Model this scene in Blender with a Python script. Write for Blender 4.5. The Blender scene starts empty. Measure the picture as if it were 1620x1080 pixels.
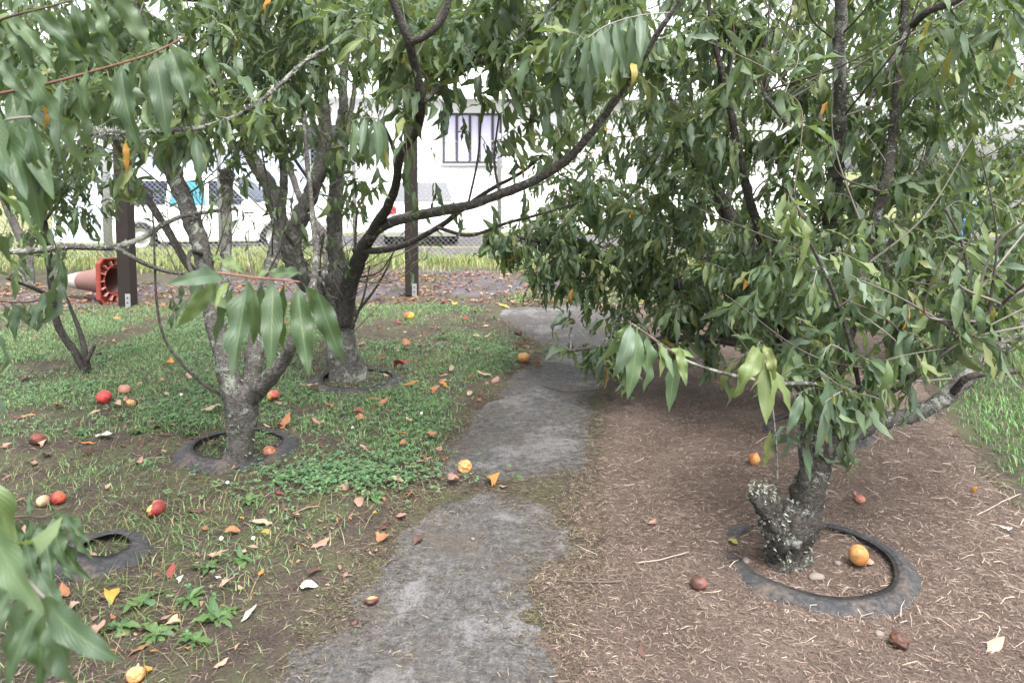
import bpy, bmesh, math, random
import numpy as np
from mathutils import Vector, Matrix
random.seed(7); rng = np.random.default_rng(7)
R = math.radians
scn = bpy.context.scene
COL = scn.collection

# ------------------------------------------------------------------ camera, sky, sun, exposure
F, CX, PY, PITCH, CAMH = 1170.0, 810.0, 351.8, R(4.0), 1.25      # photograph pixels (1620 x 1080)
cam_d = bpy.data.cameras.new('camera'); cam = bpy.data.objects.new('camera', cam_d); COL.objects.link(cam)
cam.location = (0, 0, CAMH); cam.rotation_euler = (R(90) - PITCH, 0, 0)
cam_d.sensor_width = 36; cam_d.lens = 36 * F / 1620; cam_d.shift_y = -(540 - PY) / 1620
cam_d.clip_start = 0.02; cam_d.clip_end = 2000
cam_d.dof.use_dof = True; cam_d.dof.focus_distance = 3.0; cam_d.dof.aperture_fstop = 7.0
scn.camera = cam
world = bpy.data.worlds.new('World'); scn.world = world; world.use_nodes = True
wn, wl = world.node_tree.nodes, world.node_tree.links
wn.clear()
SUN_EL, SUN_AZ = R(64), R(155)
sky = wn.new('ShaderNodeTexSky'); sky.sky_type = 'NISHITA'; sky.sun_disc = False
sky.sun_elevation = SUN_EL; sky.sun_rotation = SUN_AZ; sky.dust_density = 4.0; sky.ozone_density = 1.0
hs = wn.new('ShaderNodeHueSaturation'); hs.inputs['Saturation'].default_value = 0.22
bg = wn.new('ShaderNodeBackground'); bg.inputs['Strength'].default_value = 0.15
wo = wn.new('ShaderNodeOutputWorld')
wl.new(sky.outputs[0], hs.inputs['Color']); wl.new(hs.outputs[0], bg.inputs['Color']); wl.new(bg.outputs[0], wo.inputs['Surface'])
sun_d = bpy.data.lights.new('sun', 'SUN'); sun_d.energy = 1.5; sun_d.angle = R(32); sun_d.color = (1.0, 0.97, 0.93)
sun = bpy.data.objects.new('sun', sun_d); COL.objects.link(sun)
_sd = Vector((math.sin(SUN_AZ) * math.cos(SUN_EL), math.cos(SUN_AZ) * math.cos(SUN_EL), math.sin(SUN_EL)))
sun.rotation_euler = (-_sd).to_track_quat('-Z', 'Y').to_euler()
vs = scn.view_settings; vs.view_transform = 'Standard'; vs.look = 'None'; vs.gamma = 1.0; vs.use_curve_mapping = False
vs.exposure = 2.05
scn.cycles.max_bounces = 6; scn.cycles.diffuse_bounces = 4; scn.cycles.glossy_bounces = 2; scn.cycles.transmission_bounces = 4; scn.cycles.caustics_reflective = False; scn.cycles.caustics_refractive = False

# ------------------------------------------------------------------ geometry helpers
SP, CP = math.sin(PITCH), math.cos(PITCH)
def P(x, y, d):
    """point seen at photo pixel (x, y) at depth d metres in front of the camera"""
    u = (x - CX) / F; v = (PY - y) / F
    return np.array([u * d, d * (CP + v * SP), CAMH + d * (-SP + v * CP)])
def sstep(a, b, x):
    t = np.clip((x - a) / (b - a), 0, 1); return t * t * (3 - 2 * t)
def base_z(y): return -0.45 * sstep(8.8, 17, np.asarray(y, float))
def G(x, y):
    """ground point under photo pixel"""
    v = (PY - y) / F
    d = CAMH / (SP - v * CP)
    for _ in range(6):
        p = P(x, y, d); d = (CAMH - float(base_z(p[1]))) / (SP - v * CP)
    return P(x, y, d)
def proj(p):
    p = np.atleast_2d(p); q = p - np.array([0, 0, CAMH])
    d = q[:, 1] * CP - q[:, 2] * SP; up = q[:, 1] * SP + q[:, 2] * CP
    dd = np.maximum(d, 1e-3)
    return CX + F * q[:, 0] / dd, PY - F * up / dd, d
def _hash(i, j, k, s):
    n = (i * 374761393 + j * 668265263 + k * 2147483647 + s * 1274126177) & 0xFFFFFFFF
    n = ((n ^ (n >> 13)) * 1274126177) & 0xFFFFFFFF
    n = ((n ^ (n >> 16)) * 2246822519) & 0xFFFFFFFF
    return ((n ^ (n >> 15)) & 0xFFFFFF) / float(0xFFFFFF)
def noise3(p, s=0):
    p = np.asarray(p, float); i = np.floor(p).astype(np.int64); f = p - i; f = f * f * (3 - 2 * f)
    r = 0
    for a in (0, 1):
        for b in (0, 1):
            for c in (0, 1):
                w = (f[:, 0] if a else 1 - f[:, 0]) * (f[:, 1] if b else 1 - f[:, 1]) * (f[:, 2] if c else 1 - f[:, 2])
                r = r + w * _hash(i[:, 0] + a, i[:, 1] + b, i[:, 2] + c, s)
    return r * 2 - 1
def fbm3(p, s=0, o=3):
    p = np.asarray(p, float); r = 0; a = 1; t = 0
    for k in range(o):
        r = r + a * noise3(p * 2 ** k, s + k * 17); t += a; a *= .5
    return r / t
def fbm2(x, y, f=1, s=0, o=3):
    x = np.asarray(x, float); y = np.asarray(y, float)
    return fbm3(np.stack([x.ravel() * f, y.ravel() * f, np.full(x.size, .37)], 1), s, o).reshape(x.shape)
def poly_sd(poly, x, y):
    """signed distance, positive inside"""
    sh = np.shape(x); x = np.ravel(x); y = np.ravel(y)
    best = np.full(x.shape, 1e9); ins = np.zeros(x.shape, bool); n = len(poly)
    for i in range(n):
        ax, ay = poly[i][:2]; bx, by = poly[(i + 1) % n][:2]
        dx, dy = bx - ax, by - ay
        t = np.clip(((x - ax) * dx + (y - ay) * dy) / (dx * dx + dy * dy + 1e-12), 0, 1)
        best = np.minimum(best, (x - ax - t * dx) ** 2 + (y - ay - t * dy) ** 2)
        c = (ay > y) != (by > y)
        ins ^= c & (x < (bx - ax) * (y - ay) / (by - ay + 1e-12) + ax)
    d = np.sqrt(best); return np.where(ins, d, -d).reshape(sh)

def fastmesh(name, V, Fq, tint=None, uv=None, smooth=True):
    V = np.asarray(V, np.float32); Fq = np.asarray(Fq, np.int32)
    m = bpy.data.meshes.new(name); n, k = Fq.shape
    m.vertices.add(len(V)); m.vertices.foreach_set('co', V.ravel())
    m.loops.add(n * k); m.loops.foreach_set('vertex_index', Fq.ravel())
    m.polygons.add(n); m.polygons.foreach_set('loop_start', np.arange(0, n * k, k, dtype=np.int32))
    m.polygons.foreach_set('use_smooth', np.full(n, smooth))
    if tint is not None:
        a = m.attributes.new('tint', 'FLOAT_COLOR', 'POINT')
        t = np.ones((len(V), 4), np.float32); t[:, :3] = tint; a.data.foreach_set('color', t.ravel())
    if uv is not None:
        l = m.uv_layers.new(name='UVMap'); l.data.foreach_set('uv', np.asarray(uv, np.float32)[Fq.ravel()].ravel())
    m.update(calc_edges=True); return m
def ob(name, mesh, mat=None, parent=None, loc=None):
    o = bpy.data.objects.new(name, mesh); COL.objects.link(o)
    if mat is not None and mesh is not None and not mesh.materials: mesh.materials.append(mat)
    if parent is not None: o.parent = parent
    if loc is not None: o.location = loc
    return o
def tag(o, label=None, cat=None, group=None, kind=None):
    if label: o['label'] = label
    if cat: o['category'] = cat
    if group: o['group'] = group
    if kind: o['kind'] = kind
    return o
def empty(name, loc, label, cat, group=None, rz=0):
    o = bpy.data.objects.new(name, None); COL.objects.link(o); o.location = loc; o.rotation_euler = (0, 0, rz)
    o.empty_display_size = .1
    return tag(o, label, cat, group)
def bm_mesh(bm, name, smooth=False):
    m = bpy.data.meshes.new(name); bm.normal_update(); bm.to_mesh(m); bm.free()
    if smooth: m.polygons.foreach_set('use_smooth', np.full(len(m.polygons), True))
    return m
def boxm(name, x0, x1, y0, y1, z0, z1, bev=0, seg=2):
    bm = bmesh.new(); bmesh.ops.create_cube(bm, size=1)
    for v in bm.verts:
        v.co = Vector(((x0 + x1) / 2 + v.co.x * (x1 - x0), (y0 + y1) / 2 + v.co.y * (y1 - y0), (z0 + z1) / 2 + v.co.z * (z1 - z0)))
    if bev: bmesh.ops.bevel(bm, geom=bm.edges[:], offset=bev, segments=seg, affect='EDGES')
    return bm_mesh(bm, name)
def lathe(name, prof, n=32, smooth=True):
    """prof: (r, z) rows, revolved about z"""
    prof = np.asarray(prof, float); k = len(prof)
    a = np.linspace(0, 2 * math.pi, n, endpoint=False)
    V = np.stack([np.outer(np.cos(a), prof[:, 0]), np.outer(np.sin(a), prof[:, 0]), np.tile(prof[:, 1], (n, 1))], 2).reshape(-1, 3)
    i = np.arange(n)[:, None]; j = np.arange(k - 1)[None]
    Fq = np.stack([i * k + j, ((i + 1) % n) * k + j, ((i + 1) % n) * k + j + 1, i * k + j + 1], 2).reshape(-1, 4)
    return fastmesh(name, V, Fq, smooth=smooth)
def catmull(pts, step):
    pts = np.asarray(pts, float); out = []
    q = np.vstack([2 * pts[0] - pts[1], pts, 2 * pts[-1] - pts[-2]])
    for i in range(1, len(q) - 2):
        L = np.linalg.norm(q[i + 1, :3] - q[i, :3]); n = max(2, int(math.ceil(L / step)))
        for t in np.arange(n) / n:
            out.append(.5 * (2 * q[i] + (q[i + 1] - q[i - 1]) * t + (2 * q[i - 1] - 5 * q[i] + 4 * q[i + 1] - q[i + 2]) * t * t
                             + (3 * q[i] - q[i - 1] - 3 * q[i + 1] + q[i + 2]) * t ** 3))
    out.append(pts[-1]); return np.array(out)
def tube_arrays(pr, n=8, rough=0.0, seed=0, cap=True, freq=None):
    """pr rows (x,y,z,r) -> verts, quads"""
    pr = np.asarray(pr, float); p = pr[:, :3]; r = pr[:, 3]; m = len(p)
    t = np.gradient(p, axis=0); t /= np.linalg.norm(t, axis=1)[:, None] + 1e-9
    u = np.zeros_like(p); a = np.array([1.0, 0, 0]) if abs(t[0, 0]) < .8 else np.array([0, 1.0, 0])
    for i in range(m):
        a = a - t[i] * a.dot(t[i]); a /= np.linalg.norm(a) + 1e-9; u[i] = a
    w = np.cross(t, u)
    ang = np.linspace(0, 2 * math.pi, n, endpoint=False)
    nd = np.cos(ang)[None, :, None] * u[:, None] + np.sin(ang)[None, :, None] * w[:, None]
    V = (p[:, None] + nd * r[:, None, None]).reshape(-1, 3)
    if rough:
        f = freq or 28.0
        d = fbm3(V * f, seed, 3) * .8 + fbm3(V * f * 3.2, seed + 5, 2) * .45 + np.abs(fbm3(V * f * .45, seed + 9, 2)) * .9 - .3
        V = V + nd.reshape(-1, 3) * (d * rough * np.repeat(r, n))[:, None]
    i = np.arange(m - 1)[:, None]; j = np.arange(n)[None]
    Fq = np.stack([i * n + j, i * n + (j + 1) % n, (i + 1) * n + (j + 1) % n, (i + 1) * n + j], 2).reshape(-1, 4)
    if cap:
        for e, ring in ((p[0] - t[0] * r[0] * .15, 0), (p[-1] + t[-1] * r[-1] * .35, m - 1)):
            c = len(V); V = np.vstack([V, e[None]]); jj = np.arange(0, n, 2)
            q = np.stack([ring * n + jj, ring * n + (jj + 1) % n, ring * n + (jj + 2) % n, np.full(len(jj), c)], 1)
            if ring == 0: q = q[:, ::-1]
            Fq = np.vstack([Fq, q])
    return V, Fq
class Acc:
    def __init__(s): s.V = []; s.F = []; s.T = []; s.U = []; s.n = 0
    def add(s, V, Fq, tint=None, uv=None):
        s.V.append(V); s.F.append(Fq + s.n); s.n += len(V)
        if tint is not None: s.T.append(np.broadcast_to(tint, (len(V), 3)))
        if uv is not None: s.U.append(uv)
    def mesh(s, name, smooth=True):
        return fastmesh(name, np.vstack(s.V), np.vstack(s.F), np.vstack(s.T) if s.T else None, np.vstack(s.U) if s.U else None, smooth)

# ------------------------------------------------------------------ materials
class NT:
    def __init__(s, name):
        s.m = bpy.data.materials.new(name); s.m.use_nodes = True; s.t = s.m.node_tree; s.t.nodes.clear()
        s.out = s.t.nodes.new('ShaderNodeOutputMaterial')
    def n(s, t, **kw):
        o = s.t.nodes.new('ShaderNode' + t)
        for k, v in kw.items(): setattr(o, k, v)
        return o
    def l(s, a, b): s.t.links.new(a, b)
    def coord(s, kind='Object'): return s.n('TexCoord').outputs[kind]
    def noise(s, vec, scale, detail=4, rough=.6, dist=0):
        o = s.n('TexNoise'); o.inputs['Scale'].default_value = scale; o.inputs['Detail'].default_value = detail
        o.inputs['Roughness'].default_value = rough; o.inputs['Distortion'].default_value = dist; s.l(vec, o.inputs['Vector']); return o.outputs['Fac']
    def voro(s, vec, scale, feature='F1', out='Distance'):
        o = s.n('TexVoronoi', feature=feature); o.inputs['Scale'].default_value = scale; s.l(vec, o.inputs['Vector']); return o.outputs[out]
    def ramp(s, fac, stops):
        o = s.n('ValToRGB'); e = o.color_ramp.elements
        while len(e) < len(stops): e.new(.5)
        for el, (p, c) in zip(e, stops):
            el.position = p; el.color = (*c, 1) if len(c) == 3 else c
        s.l(fac, o.inputs[0]); return o.outputs[0]
    def mix(s, fac, a, b, mode='MIX'):
        o = s.n('Mix', data_type='RGBA', blend_type=mode)
        for sock, v in ((o.inputs[0], fac), (o.inputs[6], a), (o.inputs[7], b)):
            if hasattr(v, 'is_output'): s.l(v, sock)
            elif isinstance(v, (int, float)): sock.default_value = v
            else: sock.default_value = (*v, 1)
        return o.outputs[2]
    def math(s, op, a, b=0.0):
        o = s.n('Math', operation=op)
        for sock, v in ((o.inputs[0], a), (o.inputs[1], b)):
            if hasattr(v, 'is_output'): s.l(v, sock)
            else: sock.default_value = v
        return o.outputs[0]
    def bump(s, h, strength=.5, dist=.01):
        o = s.n('Bump'); o.inputs['Strength'].default_value = strength; o.inputs['Distance'].default_value = dist
        s.l(h, o.inputs['Height']); return o.outputs[0]
    def principled(s, col, rough=.6, spec=.5, normal=None, metal=0.0, link=True):
        b = s.n('BsdfPrincipled')
        for sock, v in ((b.inputs['Base Color'], col), (b.inputs['Roughness'], rough)):
            if hasattr(v, 'is_output'): s.l(v, sock)
            elif isinstance(v, (int, float)): sock.default_value = v
            else: sock.default_value = (*v, 1)
        b.inputs['Specular IOR Level'].default_value = spec; b.inputs['Metallic'].default_value = metal
        if normal is not None: s.l(normal, b.inputs['Normal'])
        if link: s.l(b.outputs[0], s.out.inputs[0])
        return b

def leaf_material():
    t = NT('peach_leaf'); at = t.n('Attribute', attribute_name='tint').outputs['Color']
    uv = t.coord('UV'); sep = t.n('SeparateXYZ'); t.l(uv, sep.inputs[0])
    u = t.math('ABSOLUTE', t.math('SUBTRACT', sep.outputs[0], .5))
    mid = t.math('LESS_THAN', u, .028)
    # lateral veins sweep forward from the midrib
    ph = t.math('SUBTRACT', t.math('MULTIPLY', sep.outputs[1], 70.0), t.math('MULTIPLY', u, 45.0))
    vein = t.math('SINE', ph)
    oc = t.coord('Object')
    sp = t.noise(oc, 7, 4, .75); spots = t.ramp(sp, [(.62, (0, 0, 0)), (.68, (1, 1, 1))])
    blot = t.noise(oc, 3.2, 4, .6)
    c1 = t.mix(t.math('MULTIPLY', blot, .3), at, (.13, .17, .055))
    c2 = t.mix(t.math('MULTIPLY', mid, .4), c1, (.2, .27, .12))
    c3 = t.mix(t.math('MULTIPLY', spots, .5), c2, (.17, .12, .045))
    geo = t.n('NewGeometry').outputs['Backfacing']
    back = t.mix(.4, c3, (.15, .2, .12))
    col = t.mix(geo, c3, back)
    h = t.math('ADD', t.math('MULTIPLY', vein, .35), t.math('MULTIPLY', mid, -1.2))
    nb = t.bump(h, .4, .0009)
    b = t.principled(col, t.math('ADD', .36, t.math('MULTIPLY', blot, .24)), .42, nb, link=False)
    tr = t.n('BsdfTranslucent'); t.l(t.mix(.5, col, (.22, .32, .04)), tr.inputs[0])
    ms = t.n('MixShader'); ms.inputs[0].default_value = .36
    t.l(b.outputs[0], ms.inputs[1]); t.l(tr.outputs[0], ms.inputs[2]); t.l(ms.outputs[0], t.out.inputs[0])
    return t.m
def bark_material(name, dark, light, lichen=.5, scale=1.0, lcol=(.36, .385, .33)):
    t = NT(name); oc = t.coord('Object')
    n1 = t.noise(oc, 60 * scale, 6, .7); n2 = t.noise(oc, 14 * scale, 4, .6, .5); n3 = t.noise(oc, 160, 4, .7)
    vz = t.n('Mapping'); vz.inputs['Scale'].default_value = (1, 1, 2.6); t.l(oc, vz.inputs[0])
    ring = t.noise(vz.outputs[0], 75 * scale, 3, .6, 1.0)
    base = t.ramp(n1, [(.3, dark), (.7, light)])
    base = t.mix(t.ramp(ring, [(.45, (0, 0, 0)), (.62, (.7, .7, .7))]), base, tuple(c * .45 for c in dark))
    lm = t.math('ADD', t.math('MULTIPLY', n2, .75), t.math('MULTIPLY', n3, .35))
    a = .72 - .3 * lichen
    lmask = t.ramp(lm, [(a, (0, 0, 0)), (a + .07, (1, 1, 1))])
    lc = t.ramp(n3, [(.3, tuple(c * .62 for c in lcol)), (.7, lcol)])
    col = t.mix(lmask, base, lc)
    hh = t.math('ADD', t.math('ADD', n1, t.math('MULTIPLY', n3, .5)), t.math('MULTIPLY', lmask, .35))
    t.principled(col, .9, .2, t.bump(hh, 1.0, .011)); return t.m
def tint_material(name, rough=.7, spec=.3, transl=0.0, var=0.0):
    t = NT(name); at = t.n('Attribute', attribute_name='tint').outputs['Color']
    if var: at = t.mix(t.math('MULTIPLY', t.noise(t.coord(), 55, 3), var), at, (.05, .035, .02))
    b = t.principled(at, rough, spec, link=not transl)
    if transl:
        tr = t.n('BsdfTranslucent'); t.l(at, tr.inputs[0]); ms = t.n('MixShader'); ms.inputs[0].default_value = transl
        t.l(b.outputs[0], ms.inputs[1]); t.l(tr.outputs[0], ms.inputs[2]); t.l(ms.outputs[0], t.out.inputs[0])
    return t.m
def simple(name, col, rough=.6, spec=.5, metal=0.0, nscale=0, namt=.3, bump=0.0):
    t = NT(name); c = col; nrm = None
    if nscale:
        f = t.noise(t.coord(), nscale, 5, .65); c = t.mix(t.math('MULTIPLY', f, namt * 2), col, tuple(x * .45 for x in col))
        if bump: nrm = t.bump(f, bump, .004)
    t.principled(c, rough, spec, nrm, metal); return t.m
def ground_mat(name, stops, s1=6, s2=90, bump=.8, dist=.01, extra=None, rough=.95):
    t = NT(name); oc = t.coord()
    a = t.noise(oc, s1, 5, .6); b = t.noise(oc, s2, 5, .75); c = t.noise(oc, s2 * 3.3, 3, .7)
    f = t.math('ADD', t.math('MULTIPLY', a, .45), t.math('MULTIPLY', b, .55))
    col = t.ramp(f, stops)
    if extra: col = extra(t, oc, col)
    h = t.math('ADD', b, t.math('MULTIPLY', c, .6))
    t.principled(col, rough, .25, t.bump(h, bump, dist)); return t.m

M_LEAF = leaf_material()
M_BARK = bark_material('lichened_bark', (.055, .049, .045), (.2, .185, .17), .48)
M_BARK_GREY = bark_material('grey_rough_bark', (.055, .051, .046), (.21, .2, .18), .5, 1.2, (.33, .34, .3))
M_BARK_STUMP = bark_material('dark_stump_bark', (.024, .021, .018), (.115, .104, .092), .42, 1.4, (.34, .36, .31))
M_BARK_SMOOTH = bark_material('young_dark_bark', (.045, .039, .036), (.135, .122, .112), .26)
M_BARK_PALE = bark_material('pale_lichen_bark', (.07, .065, .057), (.17, .16, .145), .7, 1.0, (.33, .34, .3))
M_TWIG = tint_material('twig_bark', .75, .3)
M_LICHEN = tint_material('lichen_tuft', .95, .1)
M_GRASS = tint_material('grass_blade', .55, .35, .3)
M_STRAW = tint_material('dry_strand', .85, .2)
M_DEAD = tint_material('fallen_leaf', .7, .3, .12, .55)
def soil_extra(t, oc, col):
    far = t.n('SeparateXYZ'); t.l(oc, far.inputs[0])
    m = t.n('MapRange'); t.l(far.outputs[1], m.inputs[0]); m.inputs[1].default_value = 9.2; m.inputs[2].default_value = 10.0
    g = t.ramp(t.noise(oc, 3, 5), [(.35, (.10, .12, .035)), (.65, (.2, .19, .085))])
    moss = t.ramp(t.noise(oc, 5, 10, .8), [(.47, (0, 0, 0)), (.56, (.6, .6, .6))])
    col = t.mix(moss, col, (.065, .085, .028))
    return t.mix(m.outputs[0], col, g)
M_SOIL = ground_mat('damp_soil', [(.32, (.03, .023, .019)), (.52, (.082, .064, .053)), (.7, (.17, .138, .115))], 5, 110, .9, .012, soil_extra)
M_MULCH = ground_mat('grass_clipping_mulch', [(.3, (.054, .039, .031)), (.52, (.138, .102, .083)), (.72, (.25, .197, .165))], 4, 130, 1.0, .012)
def conc_extra(t, oc, col):
    p = t.noise(oc, 2.4, 10, .75, .2); pale = t.ramp(p, [(.525, (0, 0, 0)), (.575, (.85, .85, .85))])
    g = t.noise(oc, 160, 3, .8); agg = t.ramp(g, [(.35, (.06, .056, .06)), (.7, (.22, .21, .22))])
    col = t.mix(pale, col, t.mix(.35, agg, (.225, .218, .212)))
    speck = t.ramp(t.voro(oc, 95), [(.06, (1, 1, 1)), (.16, (0, 0, 0))])
    col = t.mix(t.math('MULTIPLY', speck, .4), col, (.22, .21, .21))
    dk = t.ramp(t.noise(oc, 9, 10, .85), [(.53, (0, 0, 0)), (.6, (.6, .6, .6))])
    col = t.mix(dk, col, (.035, .03, .028))
    dirt = t.ramp(t.noise(oc, 2.8, 9, .75), [(.5, (0, 0, 0)), (.6, (.6, .6, .6))])
    return t.mix(dirt, col, t.mix(t.noise(oc, 70, 5, .8), (.03, .024, .02), (.13, .105, .085)))
M_CONC = ground_mat('worn_concrete', [(.36, (.031, .029, .028)), (.5, (.08, .076, .074)), (.63, (.155, .149, .146))], 34, 120, .9, .006, conc_extra, .9)
M_ASPH = ground_mat('old_asphalt', [(.35, (.045, .04, .043)), (.65, (.1, .09, .096))], 2.5, 60, .5, .006)

# ------------------------------------------------------------------ ground, path, mulch
def gp(l): return [tuple(G(x, y)[:2]) for x, y in l]
PATH_NEAR = gp([(330, 1700), (440, 1100), (470, 1040), (520, 985), (560, 930), (610, 880), (655, 830), (700, 800), (760, 783), (850, 788), (892, 800),
                (880, 820), (900, 840), (925, 872), (880, 892), (838, 905), (852, 950), (838, 975), (862, 1000), (888, 1040), (880, 1100), (890, 1700)])
PATH_FAR = gp([(698, 754), (712, 700), (735, 670), (765, 640), (800, 605), (850, 575), (862, 550), (832, 530), (795, 508), (800, 492), (900, 482),
               (980, 486), (1005, 520), (995, 560), (965, 600), (942, 640), (938, 700), (918, 748), (800, 758)])
MULCH = gp([(905, 1700), (890, 1100), (885, 1040), (858, 990), (845, 950), (838, 925), (875, 895), (928, 874), (905, 845), (888, 815), (888, 792), (915, 750),
            (938, 700), (942, 650), (967, 610), (1000, 560), (1010, 520), (1000, 492), (1100, 484), (1320, 484), (1440, 520), (1478, 600), (1485, 650), (1530, 700),
            (1570, 745), (1620, 800), (1750, 870), (2100, 1000), (2500, 1300), (2600, 1700)])
def path_m(x, y):
    return np.maximum(poly_sd(PATH_NEAR, x, y), poly_sd(PATH_FAR, x, y)) + .1 * fbm2(x, y, 4.5, 3, 5) + .04 * fbm2(x, y, 26, 8, 3)
def mulch_m(x, y): return poly_sd(MULCH, x, y) + .08 * fbm2(x, y, 4, 21, 4)
def ground_z(x, y):
    m = path_m(x, y); mm = mulch_m(x, y); near = 1 - sstep(8, 11, y)
    return base_z(y) + np.clip(-m * .22, -.03, .012) + near * (.014 * fbm2(x, y, 2.2, 1) + .006 * fbm2(x, y, 14, 2)) - .03 * sstep(.04, .15, mm)
MOUND = [(G(1130, 870)[:2], .10, .012), (G(1225, 842)[:2], .12, .022), (G(1140, 925)[:2], .06, .014), (G(1300, 838)[:2], .08, .016), (G(1250, 975)[:2], .10, .012), (G(1390, 850)[:2], .05, .012)]
def mulch_z(x, y):
    mm = mulch_m(x, y)
    z = base_z(y) + np.clip(mm * .16, -.05, .026) + .012 * fbm2(x, y, 3, 5) + .007 * fbm2(x, y, 17, 6, 3)
    for c, r, h in MOUND: z = z + h * np.exp(-((x - c[0]) ** 2 + (y - c[1]) ** 2) / (r * r))
    return z
def path_z(x, y): return base_z(y) + .003 * fbm2(x, y, 3, 11) + .0015 * fbm2(x, y, 30, 12, 2)
def surf_z(x, y):
    x = np.atleast_1d(np.asarray(x, float)); y = np.atleast_1d(np.asarray(y, float))
    z = np.maximum(ground_z(x, y), mulch_z(x, y))
    ins = np.maximum(poly_sd(PATH_NEAR, x, y), poly_sd(PATH_FAR, x, y)) > -.12
    return np.where(ins, np.maximum(z, path_z(x, y)), z)
def on_ground(px, py, dz=0.0):
    p = G(px, py); return np.array([p[0], p[1], float(surf_z(p[0], p[1])[0]) + dz])
def axis(a, b, st, far, g=1.18):
    c = list(np.arange(a, b + 1e-6, st)); s = st
    while c[-1] < far[1]: s *= g; c.append(c[-1] + s)
    s = st
    while c[0] > far[0]: s *= g; c.insert(0, c[0] - s)
    return np.array(c)
def sheet(name, xs, ys, zf, mat, keep=None):
    X, Y = np.meshgrid(xs, ys); Z = zf(X, Y); nx = len(xs); ny = len(ys)
    V = np.stack([X, Y, Z], 2).reshape(-1, 3)
    i, j = np.meshgrid(np.arange(nx - 1), np.arange(ny - 1)); a = (j * nx + i).ravel()
    Fq = np.stack([a, a + 1, a + nx + 1, a + nx], 1)
    if keep is not None:
        k = keep(X, Y).ravel(); Fq = Fq[k[Fq].any(1)]
        used = np.unique(Fq); mp = np.full(len(V), -1); mp[used] = np.arange(len(used)); V = V[used]; Fq = mp[Fq]
    return tag(ob(name, fastmesh(name, V, Fq), mat), kind='structure')
sheet('ground', axis(-3.2, 3.4, .035, (-350, 350)), axis(1.0, 5.4, .035, (-30, 600), 1.15), ground_z, M_SOIL)
sheet('mulch_bed', np.arange(-.3, 5.4, .03), np.arange(.8, 7.0, .03), mulch_z, M_MULCH, lambda x, y: mulch_m(x, y) > -.25)
sheet('concrete_path', np.arange(-1.3, 1.6, .04), np.arange(.8, 7.2, .04), path_z, M_CONC,
      lambda x, y: np.maximum(poly_sd(PATH_NEAR, x, y), poly_sd(PATH_FAR, x, y)) > -.12)
CROSS = gp([(-400, 452), (300, 448), (560, 430), (700, 425), (860, 432), (960, 452), (985, 480), (880, 474), (760, 476), (640, 470), (420, 478), (200, 492), (-400, 500)])
def cross_z(x, y): return base_z(y) + np.clip((poly_sd(CROSS, x, y) + .1 * fbm2(x, y, 2.5, 33)) * .1, -.03, .012) + .006 * fbm2(x, y, 6, 31)
sheet('crossing_footpath', np.arange(-8, 2.2, .09), np.arange(6.0, 9.6, .07), cross_z, M_ASPH, lambda x, y: poly_sd(CROSS, x, y) > -.3)
DRIVE = [(-1.6, 11.9), (4, 11.5), (9, 12.6), (14, 17), (12, 19.4), (-9, 19.4), (-9, 15.6), (-3.2, 14.2)]
def drive_z(x, y): return base_z(y) + np.clip(poly_sd(DRIVE, x, y) * .1, -.05, .02)
sheet('driveway', np.arange(-10, 15, .25), np.arange(11, 20.2, .25), drive_z, M_ASPH, lambda x, y: poly_sd(DRIVE, x, y) > -.3)

# ------------------------------------------------------------------ background: house, shed, fence, cars
M_WHITE = simple('white_weatherboard', (.8, .8, .8), .6, .3, 0, 1.2, .04)
M_ROOF = simple('pale_metal_roof', (.62, .63, .65), .45, .5, 0, 2, .1)
M_PALEBLUE = simple('pale_blue_cladding', (.6, .66, .8), .5, .4, 0, 2, .06)
M_GLASS = simple('window_glass', (.03, .035, .045), .06, .8)
M_CURTAIN = simple('lilac_blind', (.5, .48, .62), .8, .2)
M_DKTRIM = simple('dark_window_bar', (.035, .035, .04), .5, .4)
M_GALV = simple('galvanised_steel', (.42, .43, .44), .45, .5, .6, 30, .15)
M_TIMBER = simple('dark_stained_timber', (.032, .025, .023), .85, .2, 0, 24, .4, .4)
house = empty('white_house', (1.4, 20.6, -.47), 'white weatherboard house with pale metal roof behind the parked cars', 'house', rz=R(4))
HW, HD, HH = 16.0, 7.0, 3.75
wbm = bmesh.new()
def quad(bm, *pts): return bm.faces.new([bm.verts.new(p) for p in pts])
hx0, hx1 = -8.4, 7.6
nb = 21
wallv = Acc()
# front wall: overlapping boards as real steps, joined (each board is under ten pixels)
bh = HH / nb
for k in range(nb):
    z0, z1 = k * bh, (k + 1) * bh
    V = np.array([[hx0, -.022, z0], [hx1, -.022, z0], [hx1, 0, z1], [hx0, 0, z1], [hx0, 0, z0], [hx1, 0, z0]], float)
    wallv.add(V, np.array([[0, 1, 2, 3], [4, 5, 1, 0]]))
V = np.array([[hx0, 0, 0], [hx0, HD, 0], [hx0, HD, HH], [hx0, 0, HH], [hx1, 0, 0], [hx1, HD, 0], [hx1, HD, HH], [hx1, 0, HH]], float)
wallv.add(V, np.array([[1, 0, 3, 2], [4, 5, 6, 7], [5, 1, 2, 6]]))
wall = ob('wall', wallv.mesh('house_wall', False), M_WHITE, house); tag(wall, kind='stuff')
rm = bmesh.new()
for y0, z0, y1, z1 in ((-.55, HH - .02, HD / 2, HH + 1.1), (HD + .55, HH - .02, HD / 2, HH + 1.1)):
    n = 60
    for i in range(n):
        xa = hx0 - .4 + (hx1 - hx0 + .8) * i / n; xb = hx0 - .4 + (hx1 - hx0 + .8) * (i + 1) / n; xm = (xa + xb) / 2
        quad(rm, (xa, y0, z0), (xm, y0, z0 + .035), (xm, y1, z1 + .035), (xa, y1, z1))
        quad(rm, (xm, y0, z0 + .035), (xb, y0, z0), (xb, y1, z1), (xm, y1, z1 + .035))
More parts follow.
